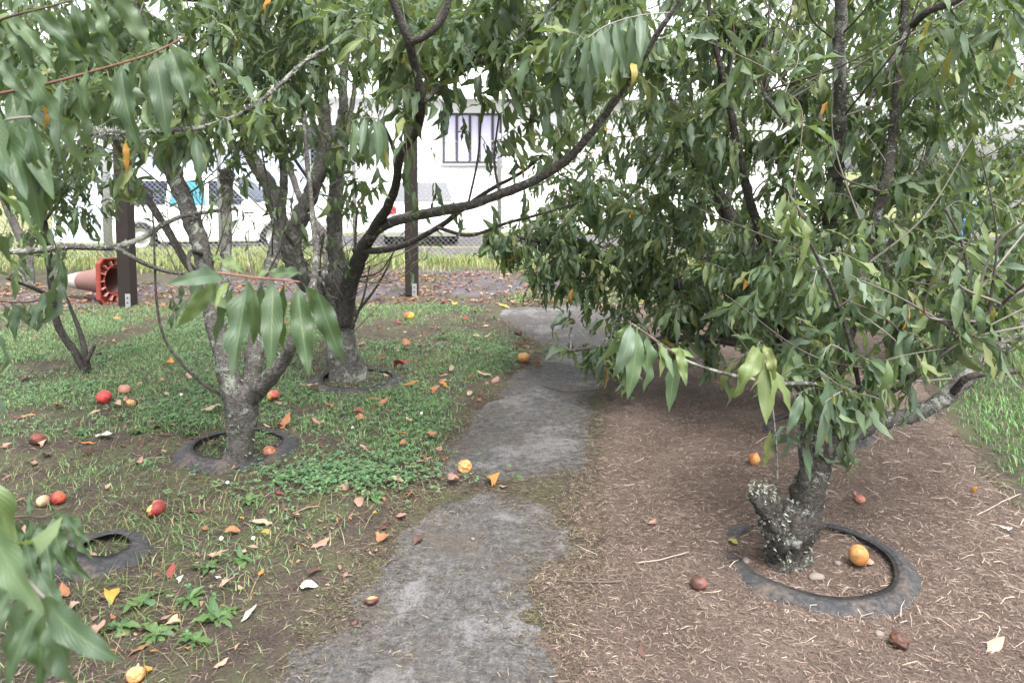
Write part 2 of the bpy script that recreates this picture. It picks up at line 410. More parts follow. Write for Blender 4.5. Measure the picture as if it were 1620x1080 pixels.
roof = ob('roof', bm_mesh(rm, 'house_roof'), M_ROOF, house)
ob('gutter', boxm('house_gutter', hx0 - .4, hx1 + .4, -.68, -.55, HH - .14, HH - .01, .02), M_WHITE, roof)
ob('soffit', boxm('house_soffit', hx0 - .38, hx1 + .38, -.55, .0, HH - .05, HH - .03), M_WHITE, roof)
def house_window(xc, zc, w, h, bars):
    f = bmesh.new()
    for a, b, c, d in ((-w / 2 - .06, w / 2 + .06, h / 2, h / 2 + .06), (-w / 2 - .06, w / 2 + .06, -h / 2 - .06, -h / 2), (-w / 2 - .06, -w / 2, -h / 2, h / 2), (w / 2, w / 2 + .06, -h / 2, h / 2)):
        r = bmesh.ops.create_cube(f, size=1)['verts']
        for v in r: v.co = Vector(((a + b) / 2 + v.co.x * (b - a), -.03 + v.co.y * .06, (c + d) / 2 + v.co.z * (d - c)))
    wd = ob('window', bm_mesh(f, 'window_frame'), M_DKTRIM if bars else M_WHITE, house, (xc, -.03, zc))
    ob('pane', boxm('pane', -w / 2, w / 2, -.008, .004, -h / 2, h / 2), M_CURTAIN if bars else M_GLASS, wd)
    for b in bars: ob('window_bar', boxm('window_bar', b - .035, b + .035, -.05, -.01, -h / 2, h / 2), M_DKTRIM, wd)
    ob('sill', boxm('sill', -w / 2 - .12, w / 2 + .12, -.12, .0, -h / 2 - .13, -h / 2 - .06, .01), M_GALV, wd)
_w = P(747, 222, 21)
house_window(-2.5, 2.6, 1.5, 1.25, (-.42, -.06, .2, .56))
house_window(-6.6, 2.4, 1.3, 1.1, ())
house_window(3.2, 2.4, 1.6, 1.2, ())
shed = empty('garden_shed', (-8.3, 17.2, -.45), 'pale blue ribbed metal shed behind the wire fence on the left', 'shed', rz=R(-6))
sb = bmesh.new(); n = 44
for i in range(n):
    xa = -2.6 + 5.2 * i / n; xb = xa + 5.2 / n; s = .02 if i % 2 else 0; s2 = 0 if i % 2 else .02
    quad(sb, (xa, -s, 0), (xb, -s2, 0), (xb, -s2, 2.35), (xa, -s, 2.35))
for a, b in (((-2.6, 0), (-2.6, 3)), ((2.6, 3), (2.6, 0)), ((2.6, 3), (-2.6, 3))):
    quad(sb, (a[0], a[1], 0), (b[0], b[1], 0), (b[0], b[1], 2.35), (a[0], a[1], 2.35))
ob('wall', bm_mesh(sb, 'shed_wall'), M_PALEBLUE, shed)
ob('roof', boxm('shed_roof', -2.75, 2.75, -.2, 3.2, 2.352, 2.43, .01), M_ROOF, shed)
ob('flashing', boxm('shed_flashing', -2.72, 2.72, -.215, -.201, 2.2, 2.42), M_WHITE, shed)

def fence():
    y0 = 10.7; x0, x1 = -9.5, 5.5
    f = empty('chain_link_fence', (0, y0, float(base_z(y0))), 'grey chain link wire fence in front of the parked cars', 'fence')
    H = 1.75; a = Acc(); s = .075
    k = np.arange(-H, x1 - x0, s)
    for sg in (1, -1):
        for c in k:
            xa, xb = x0 + c, x0 + c + H
            za, zb = .03, H
            if sg < 0: za, zb = H, .03
            V, Fq = tube_arrays([[xa, .004 * sg, za, .0019], [(xa + xb) / 2, .003 * sg, (za + zb) / 2, .0019], [xb, .004 * sg, zb, .0019]], 4, cap=False)
            a.add(V, Fq)
    tag(ob('wire_mesh', a.mesh('wire_mesh'), M_GALV, f), kind='stuff')
    for z in (.05, .9, H - .02):
        V, Fq = tube_arrays([[x0, -.008, z, .003], [0, -.008, z, .003], [x1, -.008, z, .003]], 5); ob('strand_wire', fastmesh('strand_wire', V, Fq), M_GALV, f)
    for px, r in ((168, .062), (347, .03), (560, .03), (790, .03), (1010, .03), (1240, .03), (-40, .03)):
        x = (px - CX) / F * 10.75
        ob('fence_post', lathe('fence_post', [(.001, -.1), (r, -.1), (r, H + .06), (r * .8, H + .09), (.001, H + .1)], 14), M_GALV, f, (x, .06, 0))
fence()

M_CARPAINT = simple('white_car_paint', (.8, .8, .81), .25, .6)
M_CARGLASS = simple('tinted_car_glass', (.012, .016, .03), .12, .22)
M_CYAN = simple('cyan_glass', (.03, .2, .27), .12, .25)  # cyan base colour for one pane on each side
M_TYRE = simple('black_tyre', (.02, .02, .021), .85, .2)
M_RIM = simple('alloy_rim', (.5, .5, .52), .35, .5, .7)
M_TAIL = simple('red_tail_lamp', (.55, .015, .03), .2, .6)
M_HEAD = simple('clear_lamp', (.6, .62, .65), .1, .8)
M_BLACK = simple('black_plastic', (.025, .025, .027), .6, .4)
def car(name, loc, rz, label, L=3.95, W=1.68, Hh=1.5, rear_glass=None, text=None):
    c = empty(name, loc, label, 'car', 'parked cars behind the fence', rz)
    # side profile (x forward), lower body then glasshouse
    lo = [(-L / 2, .42), (-L / 2 + .02, .72), (-L / 2 + .08, .92), (L / 2 - 1.25, .95), (L / 2 - .45, .86), (L / 2 - .1, .72), (L / 2, .5), (L / 2 - .05, .22)]
    for cx in (L / 2 - .78, -L / 2 + .68):
        for k in range(9):
            a = math.pi * k / 8; lo.append((cx + .35 * math.cos(a), .22 + .40 * math.sin(a)))
    lo.append((-L / 2 + .04, .22))
    bm = bmesh.new(); sides = []
    for s in (-1, 1): sides.append([bm.verts.new((x, s * (W / 2 - .05 * (z > .8) - .04 * (abs(x) > L / 2 - .15)), z)) for x, z in lo])
    bm.faces.new(sides[0]); bm.faces.new(sides[1][::-1]); n = len(lo)
    for i in range(n): bm.faces.new([sides[0][(i + 1) % n], sides[0][i], sides[1][i], sides[1][(i + 1) % n]])
    bmesh.ops.recalc_face_normals(bm, faces=bm.faces[:])
    bmesh.ops.bevel(bm, geom=[e for e in bm.edges if len(e.link_faces) == 2 and e.calc_face_angle(0) > 1.0], offset=.035, segments=2, affect='EDGES')
    body = ob('body', bm_mesh(bm, 'car_body'), M_CARPAINT, c)
    bl = [(-L / 2 + .12, .93), (L / 2 - 1.12, .93)]; tp = [(-L / 2 + .42, Hh - .03), (L / 2 - 1.75, Hh)]
    def cab(f): return [(bl[0], 1), (bl[1], 1), (tp[1], .8), (tp[0], .8)]
    bm = bmesh.new(); q = {}
    for s in (-1, 1):
        q[s] = [bm.verts.new((x, s * (W / 2 - .07) * (1 if k < 2 else .82), z)) for k, (x, z) in enumerate((bl[0], bl[1], tp[1], tp[0]))]
    bm.faces.new(q[-1]); bm.faces.new(q[1][::-1])
    for i in range(4): bm.faces.new([q[-1][(i + 1) % 4], q[-1][i], q[1][i], q[1][(i + 1) % 4]])
    bmesh.ops.recalc_face_normals(bm, faces=bm.faces[:])
    bmesh.ops.bevel(bm, geom=bm.edges[:], offset=.05, segments=2, affect='EDGES')
    cabin = ob('roof', bm_mesh(bm, 'car_cabin'), M_CARPAINT, c)
    wy0, wy1 = (W / 2 - .07) + .004, (W / 2 - .07) * .82 + .004
    def sidept(x, z, s):
        t = (z - .93) / (Hh - .93); return (x, s * (wy0 + (wy1 - wy0) * t), z)
    for s in (-1, 1):
        for k, (xa, xb, xc, xd) in enumerate(((-.82, -.12, -.16, -.78), (-.05, L / 2 - 1.32, L / 2 - 1.8, -.08), (-L / 2 + .38, -.9, -.86, -L / 2 + .58))):
            bm = bmesh.new(); fs = [sidept(xa, .97, s), sidept(xb, .97, s), sidept(xc, Hh - .11, s), sidept(xd, Hh - .11, s)]
            v1 = [bm.verts.new(p) for p in fs]; v2 = [bm.verts.new((p[0], p[1] - s * .012, p[2])) for p in fs]
            bm.faces.new(v1); bm.faces.new(v2[::-1])
            for i in range(4): bm.faces.new([v1[i], v1[(i + 1) % 4], v2[(i + 1) % 4], v2[i]])
            bmesh.ops.recalc_face_normals(bm, faces=bm.faces[:])
            ob('side_window', bm_mesh(bm, 'side_window'), rear_glass if (k == 0 and rear_glass) else M_CARGLASS, cabin)
    for nm, (b, t_, d) in (('windscreen', (bl[1], tp[1], 1)), ('rear_window', (bl[0], tp[0], -1))):
        bm = bmesh.new(); dx = t_[0] - b[0]; dz = t_[1] - b[1]; ln = math.hypot(dx, dz); nx, nz = (dz / ln * 1, -dx / ln * 1)
        if d < 0: nx, nz = -nx, -nz
        if nz < 0: nx, nz = (abs(nx) if d > 0 else -abs(nx)), abs(nz)
        pts = []
        for f, wf in ((.1, .9), (.9, .76)):
            for s in (-1, 1): pts.append((b[0] + dx * f + nx * .006, s * (W / 2 - .07) * wf, b[1] + dz * f + nz * .006))
        v1 = [bm.verts.new(pts[i]) for i in (0, 1, 3, 2)]; v2 = [bm.verts.new((p.co.x - nx * .012, p.co.y, p.co.z - nz * .012)) for p in v1]
        bm.faces.new(v1); bm.faces.new(v2[::-1])
        for i in range(4): bm.faces.new([v1[i], v1[(i + 1) % 4], v2[(i + 1) % 4], v2[i]])
        bmesh.ops.recalc_face_normals(bm, faces=bm.faces[:]); ob(nm, bm_mesh(bm, nm), M_CARGLASS, cabin)
    ty = lathe('car_tyre', [(.2, -.09), (.28, -.1), (.305, -.07), (.31, 0), (.305, .07), (.28, .1), (.2, .09)], 28)
    rim = lathe('car_rim', [(.001, .07), (.06, .075), (.08, .05), (.17, .04), (.2, .085), (.21, .085), (.21, -.08)], 20)
    for cx in (L / 2 - .78, -L / 2 + .68):
        for s in (-1, 1):
            w = ob('wheel', rim, M_RIM, c, (cx, s * (W / 2 - .1), .31)); w.rotation_euler = (R(-90) * s, 0, 0); ob('tyre', ty, M_TYRE, w)
    for s in (-1, 1):
        ob('tail_light', boxm('tail_light', -.05, .05, -.13, .13, -.1, .1, .03), M_TAIL, c, (-L / 2 + .045, s * (W / 2 - .17), .8))
        ob('headlight', boxm('headlight', -.14, .1, -.15, .15, -.06, .06, .03), M_HEAD, c, (L / 2 - .22, s * (W / 2 - .2), .7))
        mr = ob('wing_mirror', boxm('wing_mirror', -.06, .06, -.09, .09, -.06, .06, .03), M_CARPAINT, c, (L / 2 - 1.35, s * (W / 2 + .06), .99))
        for xd in (-.22, .8): ob('door_handle', boxm('door_handle', -.09, .09, -.015, .015, -.015, .015, .006), M_BLACK, body, (xd - .05, s * (W / 2 + .008), .8))
    ob('rear_bumper', boxm('rear_bumper', -.06, .1, -W / 2 + .03, W / 2 - .03, -.11, .1, .04), M_CARPAINT, c, (-L / 2 + .01, 0, .4))
    ob('underbody', boxm('underbody', -L / 2 + .2, L / 2 - .25, -W / 2 + .2, W / 2 - .2, .17, .26), M_BLACK, c)
    ob('number_plate', boxm('number_plate', -.008, .008, -.18, .18, -.06, .06), M_HEAD, c, (-L / 2 - .018, 0, .62))
    if text:
        cu = bpy.data.curves.new('lettering', 'FONT'); cu.body = text; cu.size = .17; cu.extrude = .002; cu.align_x = 'CENTER'
        tmp = bpy.data.objects.new('tmp', cu); COL.objects.link(tmp); bpy.context.view_layer.update()
        me = bpy.data.meshes.new_from_object(tmp.evaluated_get(bpy.context.evaluated_depsgraph_get())); bpy.data.objects.remove(tmp)
        o = ob('lettering', me, simple('grey_lettering', (.12, .13, .17), .5), body, (-.55, -W / 2 - .004, .6)); o.rotation_euler = (R(90), 0, 0)
    return c
car('parked_car', (-6.1, 15.6, float(base_z(15.6)) + .02), R(5), 'white car seen side on behind the wire fence, cyan rear side window', 4.1, 1.7, 1.55, M_CYAN, 'adfi')
car('parked_car', (-2.25, 18.3, float(base_z(18.3)) + .02), R(97), 'white car seen from behind with red tail lights, parked in front of the house', 3.95, 1.68, 1.5)

def barrel():
    p = P(1515, 372, 13.0); b = empty('plastic_barrel', (p[0], p[1], float(base_z(p[1]))), 'blue plastic barrel with a white lid far behind the right hand trees', 'barrel')
    ob('drum', lathe('drum', [(.001, 0), (.27, 0), (.29, .03), (.29, .28), (.305, .31), (.29, .34), (.29, .58), (.305, .61), (.29, .64), (.29, .88), (.26, .93), (.001, .93)], 28), simple('blue_plastic', (.03, .15, .5), .45), b)
    ob('lid', lathe('lid', [(.001, .97), (.25, .97), (.275, .95), (.275, .9), (.262, .9)], 28), M_WHITE, b)
barrel()

# ------------------------------------------------------------------ timber frame and traffic cone
def frame():
    pts = [(203, 487, 190), (652, 469, 640)]
    pos = [on_ground(a, b) for a, b, c in pts]
    f = empty('timber_frame', pos[0], 'dark timber post and beam frame at the far edge of the lawn', 'frame')
    o0 = pos[0]; top = 2.78
    for p in pos:
        po = ob('post', boxm('post', -.06, .06, -.06, .06, 0, top - o0[2], .006), M_TIMBER, f, (p[0] - o0[0], p[1] - o0[1], 0))
        br = ob('bracket', boxm('bracket', .008, .055, -.067, -.0605, .0, .125, .002), M_GALV, po)
        for z in (.045, .09):
            bo = lathe('bolt', [(.001, .006), (.006, .006), (.008, 0)], 8); h = ob('bolt', bo, M_BLACK, po, (.031, -.0672, z)); h.rotation_euler = (R(90), 0, 0)
    d = pos[1] - pos[0]; L = math.hypot(d[0], d[1]); a = math.atan2(d[1], d[0])
    b = ob('beam', boxm('beam', -.6, L + .5, -.045, .045, 0, .19, .006), M_TIMBER, f, (0, 0, top - o0[2] + .002)); b.rotation_euler = (0, 0, a)
frame()

M_CONE = simple('faded_orange_plastic', (.24, .135, .12), .75, .2, 0, 7, .4)
M_CONERED = simple('red_cone_base', (.29, .05, .035), .65, .3, 0, 10, .45)
M_CONEWHITE = simple('dirty_reflective_band', (.42, .39, .38), .7, .3, 0, 9, .3)
def cone():
    g = on_ground(176, 484)
    c = empty('traffic_cone', (g[0], g[1], g[2]), 'faded orange traffic cone with a white band lying on its side by the post', 'traffic cone')
    tilt = Matrix.Translation((-.02, .16, .205)) @ Matrix.Rotation(R(163), 4, 'Z') @ Matrix.Rotation(R(93), 4, 'Y') @ Matrix.Rotation(R(4), 4, 'Z')
    def put(nm, me, mat, par=c): 
        o = ob(nm, me, mat, par)
        if par is c: o.matrix_local = tilt
        return o
    bm = bmesh.new(); s = .215
    # square base plate, hollow beneath: outer skirt, top with hole edge, underside rim
    bm.free()
    prof = [(.145, .035), (.15, .05), (.04, .72), (.028, .75)]
    r = lambda z: .148 - (z - .05) * (.118 / .70)
    body = put('cone_body', lathe('cone_body', [(r(.04), .04), (r(.3), .3), (r(.42), .42), (r(.60), .60), (r(.74), .74), (r(.74) - .006, .745), (r(.74) - .008, .70), (r(.3) - .006, .3), (r(.04) - .006, .04)], 40), M_CONE)
    put('reflective_band', lathe('reflective_band', [(r(.43) + .001, .43), (r(.43) + .003, .432), (r(.58) + .003, .578), (r(.58) + .001, .58)], 40), M_CONEWHITE)
    bm = bmesh.new()
    def ring(hw, z, ch=.05):
        p = [(hw - ch, -hw), (hw, -hw + ch), (hw, hw - ch), (hw - ch, hw), (-hw + ch, hw), (-hw, hw - ch), (-hw, -hw + ch), (-hw + ch, -hw)]
        return [bm.verts.new((x, y, z)) for x, y in p]
    rings = [ring(s, -.012), ring(s, .03), ring(s - .015, .042)]
    hole = [bm.verts.new((.142 * math.cos(a), .142 * math.sin(a), .042)) for a in [math.atan2(v.co.y, v.co.x) for v in rings[2]]]
    hole2 = [bm.verts.new((v.co.x, v.co.y, .036)) for v in hole]
    inn1 = ring(s - .014, .036, .045); inn0 = ring(s - .014, -.012, .045)
    seq = [rings[0], rings[1], rings[2], hole, hole2, inn1, inn0, rings[0]]
    for a, b in zip(seq, seq[1:]):
        for i in range(8): bm.faces.new([a[i], a[(i + 1) % 8], b[(i + 1) % 8], b[i]])
    bmesh.ops.recalc_face_normals(bm, faces=bm.faces[:])
    base = put('cone_base', bm_mesh(bm, 'cone_base'), M_CONERED)
    ribm = simple('faded_base_rib', (.4, .2, .17), .7, .3)
    for k in range(16):
        a = 2 * math.pi * k / 16; rr = boxm('base_rib', .15, .2 if k % 4 else .215, -.004, .004, -.008, .035)
        o = ob('base_rib', rr, ribm, base); o.rotation_euler = (0, 0, a)
    put('inner_collar', lathe('inner_collar', [(.138, .038), (.146, .0), (.15, .0), (.147, .038)], 32), M_CONERED)
cone()

# ------------------------------------------------------------------ tyres
def rubber():
    t = NT('weathered_rubber'); oc = t.coord(); a = t.noise(oc, 9, 5, .65); b = t.noise(oc, 60, 4, .7)
    base = t.ramp(b, [(.3, (.018, .018, .019)), (.7, (.05, .05, .053))])
    dust = t.ramp(t.math('ADD', t.math('MULTIPLY', a, .7), t.math('MULTIPLY', b, .3)), [(.5, (0, 0, 0)), (.66, (.75, .75, .75))])
    sep = t.n('SeparateXYZ'); t.l(oc, sep.inputs[0]); rr = t.math('SQRT', t.math('ADD', t.math('MULTIPLY', sep.outputs[0], sep.outputs[0]), t.math('MULTIPLY', sep.outputs[1], sep.outputs[1])))
    rings = t.math('SINE', t.math('MULTIPLY', rr, 420.0))
    t.principled(t.mix(dust, base, (.12, .09, .07)), .8, .3, t.bump(t.math('ADD', t.math('MULTIPLY', rings, .25), b), .5, .003)); return t.m
M_RUBBER = rubber()
def tyre(px, py, R0, label, sink=.06, tilt=(0, 0), cut=None, w=.17):
    p = on_ground(px, py)
    t = empty('tyre', (p[0], p[1], p[2] - sink), label, 'tyre', 'old tyres around the tree bases')
    t.rotation_euler = (R(tilt[0]), R(tilt[1]), 0)
    Ri = R0 * .62
    prof = [(R0 - .012, 0), (R0, .03), (R0 - .001, w * .5), (R0 - .012, w * .82), (R0 - .035, w * .97), (R0 - .07, w + .012), (R0 - .075, w + .009), (R0 - .10, w + .010), (R0 * .74, w), (Ri + .03, w - .015), (Ri + .008, w - .03), (Ri, w - .045), (Ri + .004, w - .07), (Ri + .05, w - .04), (R0 - .06, w - .05), (R0 - .035, .02)]
    me = lathe('tyre_carcass', prof, 64); n = len(me.vertices); co = np.empty(n * 3, np.float32); me.vertices.foreach_get('co', co); co = co.reshape(-1, 3)
    a = np.arctan2(co[:, 1], co[:, 0]); sd = int(px)
    co[:, 2] += .012 * noise3(np.stack([np.cos(a) * 1.5, np.sin(a) * 1.5, np.full(n, sd * .1)], 1), sd) * (co[:, 2] > .05)
    co[:, :2] *= (1 + .03 * noise3(np.stack([np.cos(a) * 1.2, np.sin(a) * 1.2, np.full(n, 3.3)], 1), sd))[:, None]
    me.vertices.foreach_set('co', co.ravel()); me.update()
    ob('carcass', me, M_RUBBER, t)
    blk = boxm('tread_block', -.012, .004, -.016, .016, .03, w * .86, .003, 1)
    for k in range(56):
        o = ob('tread_block', blk, M_RUBBER, t); an = 2 * math.pi * k / 56
        o.location = (math.cos(an) * (R0 - .005), math.sin(an) * (R0 - .005), 0); o.rotation_euler = (0, 0, an)
    return t
tyre(1288, 902, .33, 'black tyre half sunk in the mulch around the lichened stump on the right', .174, (-1.6, -1.2), w=.18)
tyre(377, 714, .285, 'black tyre lying flat in the dirt around the forked left tree trunk', .150, (0, 0), w=.17)
tyre(566, 604, .30, 'black tyre sunk in the lawn around the rough middle tree trunk', .165, (-1, 1), w=.17)
tyre(160, 882, .175, 'small black tyre in the grass at the lower left behind near leaves', .148, (-2, 3), w=.165)
tyre(1290, 690, .29, 'black tyre mostly hidden in mulch under the dense right tree', .163, (0, 0), w=.17)

# ------------------------------------------------------------------ leaves
TINTS = [((.05, .094, .05), 4), ((.063, .115, .058), 6), ((.078, .135, .064), 6), ((.07, .122, .08), 6), ((.092, .14, .102), 6), ((.108, .163, .06), 5),
         ((.135, .185, .055), 5), ((.18, .2, .065), 2.4), ((.30, .24, .045), .22), ((.5, .21, .03), .16), ((.032, .066, .032), 0), ((.042, .078, .048), 0)]  # last two: darker greens that put overhead shade into the near leaves' colour
TCOL = [tuple(.9 * c + .1 * sum(t[0]) / 3 + .003 for c in t[0]) if n < 8 else t[0] for n, t in enumerate(TINTS)]; TW = np.array([t[1] for t in TINTS], float); TW /= TW.sum()
FLAT = (1, 4, 6, 9, 12, 14)
def leaf_shape(k, na, nl):
    r = np.random.default_rng(100 + k)
    W = r.uniform(.155, .255); bend = r.uniform(.5, 2.2) if k not in FLAT else r.uniform(.1, .7); fold = r.uniform(.05, .7); wav = r.uniform(.03, .10); ph = r.uniform(0, 6); tw = r.uniform(-1.1, 1.1) if k not in FLAT else r.uniform(-.4, .4); side = r.uniform(-.35, .35)
    if k % 8 == 7: bend = 2.2
    v = np.linspace(0, 1, nl); pet = .07
    s = np.clip((v - pet) / (1 - pet), 0, 1)
    w = W / 2 * np.sin(np.pi * s ** .82) ** .85 * (1.08 - .3 * s) + .008 * (1 - s)
    th = bend * v ** 1.2; dv = np.gradient(v)
    cy = np.cumsum(np.cos(th) * dv) - np.cos(th[0]) * dv[0]; cz = -np.cumsum(np.sin(th) * dv); cz -= cz[0]
    q = np.linspace(-1, 1, na)
    V = []; U = []
    for i in range(nl):
        nx = q * w[i]; lift = fold * np.abs(nx) + wav * np.sin(v[i] * 17 + ph + (q > 0) * 1.3) * np.abs(q) ** 1.5 * (w[i] / (W / 2))
        ct, st = math.cos(tw * v[i]), math.sin(tw * v[i])
        x = nx * ct - lift * st; l = nx * st + lift * ct
        sx = side * v[i] ** 2 * .5
        V.append(np.stack([x + sx, cy[i] + l * math.sin(th[i]), cz[i] + l * math.cos(th[i])], 1)); U.append(np.stack([q * .5 + .5, np.full(na, v[i])], 1))
    i, j = np.meshgrid(np.arange(na - 1), np.arange(nl - 1)); a = (j * na + i).ravel()
    return np.vstack(V), np.stack([a, a + 1, a + na + 1, a + na], 1), np.vstack(U)
NS = 22
SH_LO = [leaf_shape(k, 3, 7) for k in range(NS)]
SH_HI = [leaf_shape(k, 5, 8) for k in range(NS)]
SH_XX = [leaf_shape(k, 7, 18) for k in range(NS)]
_lm = {}
def leaf_mesh(k, c, big):
    if (k, c, big) not in _lm:
        V, Fq, U = (SH_XX if big else SH_HI)[k]; m = fastmesh('leaf', V, Fq, np.broadcast_to(TCOL[c], (len(V), 3)), U); m.materials.append(M_LEAF); _lm[(k, c, big)] = m
    return _lm[(k, c, big)]
def nrm(a): return a / (np.linalg.norm(a) + 1e-9)
class Tree:
    def __init__(s, base, label, leafbias=0.0):
        s.base = np.asarray(base, float); s.root = empty('peach_tree', s.base, label, 'tree', 'peach trees')
        s.nodes = []; s.leaves = []; s.twigs = Acc(); s.lich = Acc(); s.limbs = []
    def limb(s, px, mat, name='branch', rough=.25, n=12, cut=False, freq=None):
        """px rows: photo x, y, depth, radius in pixels"""
        pr = np.array([[*P(x, y, d), r * d / F] for x, y, d, r in px])
        rm = pr[:, 3].mean(); pr = catmull(pr, max(.012, rm * .55)); pr[:, 3] = np.maximum(pr[:, 3], .0015)
        if len(px) > 3:
            wob = fbm3(pr[:, :3] * 6, len(s.limbs) * 7 + 3, 2); pr[:, 0] += wob * rm * .35; pr[:, 1] += fbm3(pr[:, :3] * 6 + 9, 4, 2) * rm * .35
        V, Fq = tube_arrays(pr, n, rough, len(s.limbs) * 13, freq=freq)
        o = ob(name, fastmesh(name, V - s.base, Fq), mat, s.root)
        s.limbs.append(pr); st = max(1, int(.04 / max(.012, rm * .55)))
        s.nodes.extend(pr[len(pr) // 5::st].tolist()); return pr
    def tuft(s, pr, n, size=.018, cols=((.34, .36, .31), (.25, .28, .22), (.42, .43, .39))):
        for _ in range(n):
            q = pr[rng.integers(0, len(pr))]; d = nrm(rng.normal(size=3)); c = q[:3] + d * q[3] * .95; col = np.array(cols[rng.integers(len(cols))])
            for _ in range(6):
                e = nrm(d + rng.normal(size=3) * .8); L = size * rng.uniform(.4, 1.2); b = nrm(np.cross(e, rng.normal(size=3))) * rng.uniform(.0008, .0022)
                m = c + e * L * .5 + rng.normal(size=3) * L * .15; t = c + e * L + rng.normal(size=3) * L * .3
                V = np.array([c - b, c + b, m + b * 1.3, m - b * 1.3, t + b * .3, t - b * .3]) - s.base
                s.lich.add(V, np.array([[0, 1, 2, 3], [3, 2, 4, 5]]), col)
    def add_leaf(s, p, t, L=None, droop=1.15, tint=None, side=None, big=False, shape=None, facing=0.0):
        a = rng.uniform(0, 2 * math.pi) if side is None else side
        u = nrm(np.cross(t, [0.13, .2, 1.0])); w = np.cross(t, u); out = math.cos(a) * u + math.sin(a) * w
        g = droop * rng.uniform(.55, 1.35)
        y = nrm(.45 * t + .7 * out + np.array([0, 0, -g]) + rng.normal(size=3) * .12)
        ref = np.array([0, 0, .55]) + out * np.array([1, 1, .2]) * .8 + np.array([0, -1.0, .3]) * facing + rng.normal(size=3) * .28
        z = nrm(ref - y * ref.dot(y)); x = np.cross(y, z)
        L = L or float(np.clip(rng.normal(.11, .027), .05, .165))
        c = rng.choice(len(TCOL), p=TW) if tint is None else tint
        k = int(rng.integers(NS)) if shape is None else shape
        if droop > 1.45: k = FLAT[int(rng.integers(len(FLAT)))]
        s.leaves.append((p, np.stack([x, y, z], 1), L, k, int(c), big))
    def leaf_to(s, b, t, tint=1, shape=None, face=(0, -1.0, .35), roll=.25):
        """one leaf from a base point to a tip point"""
        b = np.asarray(b, float); t = np.asarray(t, float); k = FLAT[int(rng.integers(len(FLAT)))] if shape is None else shape
        V0 = SH_XX[k][0]; n = len(V0) // 7; tipv = V0.reshape(n, 7, 3)[-1, 3]; ch = np.linalg.norm(tipv); L = np.linalg.norm(t - b) / ch
        y = nrm(t - b); ref = np.array(face, float) + rng.normal(size=3) * roll; z = nrm(ref - y * ref.dot(y)); x = np.cross(y, z)
        # rotate so that the bent leaf's chord, not its base direction, meets the tip
        c = tipv / ch; a = math.atan2(-c[2], c[1]); y2 = y * math.cos(a) + z * math.sin(a); z2 = z * math.cos(a) - y * math.sin(a)
        s.leaves.append((b, np.stack([x, y2, z2], 1), L, k, tint, True))
    def twig(s, pts, r0, r1, leaves=10, t0=.3, col=(.075, .06, .045), L=None, droop=1.15, tints=None, big=False, node=True, facing=0.0, nseg=5):
        pts = np.asarray(pts, float)
        if len(pts) > 2: 
            pr = catmull(np.hstack([pts, np.linspace(r0, r1, len(pts))[:, None]]), .03)
        else: pr = np.hstack([pts, [[r0], [r1]]])
        V, Fq = tube_arrays(pr, nseg, cap=False); s.twigs.add(V - s.base, Fq, (np.array(col) if rng.uniform() < .5 or col != (.075, .06, .045) else np.array((.17, .155, .135))) * rng.uniform(.7, 1.4))
        if node: s.nodes.extend(pr[1::2].tolist())
        seg = np.linalg.norm(np.diff(pr[:, :3], axis=0), axis=1); cum = np.concatenate([[0], np.cumsum(seg)]) / (seg.sum() + 1e-9)
        ga = rng.uniform(0, 6)
        if droop == 1.15: droop = rng.uniform(.25, 1.4)
        for k in range(leaves):
            f = t0 + (1 - t0) * (k + rng.uniform(.2, .8)) / leaves
            i = min(len(pr) - 2, int(np.searchsorted(cum, f) - 1)); i = max(i, 0)
            q = (f - cum[i]) / (cum[i + 1] - cum[i] + 1e-9); p = pr[i, :3] * (1 - q) + pr[i + 1, :3] * q; t = nrm(pr[i + 1, :3] - pr[i, :3])
            ga += 2.4
            l = (L * rng.uniform(.78, 1.15) if L else None)
            s.add_leaf(p, t, l, droop, None if tints is None else tints[rng.integers(len(tints))], ga, big, None, facing)
        return pr
    def ptwig(s, px, r0, r1, **k):
        return s.twig([P(*q) for q in px], r0, r1, **k)
    def crown(s, blobs, per=11, bare=.13, Lmean=None, dens=1.45):
        """blobs rows: photo x, y, depth, rx px, ry px, rdepth m, count -> ellipsoid volumes filled with leafy twigs"""
        T = []
        for x, y, d, rx, ry, rd, n in blobs:
            n = int(n * dens)
            c = P(x, y, d); e = np.array([rx * d / F, rd, ry * d / F])
            q = rng.normal(size=(n, 3)); q /= np.linalg.norm(q, axis=1)[:, None]; q *= rng.uniform(.05, 1, n)[:, None] ** (1 / 2.4)
            T.append(c + q * e)
        T = np.vstack(T); T = T[(T[:, 2] > .12) & ((T[:, 1] > .9) | (T[:, 2] > 1.95))]
        N = np.array(s.nodes); dm = np.array([np.min(((N[:, :3] - t) ** 2).sum(1)) for t in T]); T = T[np.argsort(dm)]
        nodes = s.nodes
        buf = np.zeros((len(nodes) + len(T) * 24 + 10, 4)); buf[:len(nodes)] = nodes; cnt = len(nodes)
        for t in T:
            B = buf[:cnt]; dv = t - B[:, :3]; d2 = np.sqrt((dv ** 2).sum(1)) + np.maximum(0, B[:, 2] - t[2]) * .25
            i = int(np.argmin(d2)); a = B[i, :3].copy(); ln = np.linalg.norm(t - a)
            if ln < .06: t = a + nrm(t - a + rng.normal(size=3) * .05) * .12; ln = .12
            mid = (a + t) / 2 + np.array([0, 0, .16 * ln]) + rng.normal(size=3) * ln * .09
            tip = t + np.array([0, 0, -.05 * ln]); isb = rng.uniform() < bare; tip = tip + (t - a) * (.5 if isb else 0) + np.array([0, 0, .12 if isb else 0]); r0 = min(B[i, 3] * .75, .0026 + ln * .009)
            before = len(s.nodes)
            nl = 0 if isb else max(4, int(per * rng.uniform(.7, 1.3) * min(1.5, .55 + ln * 1.3)))
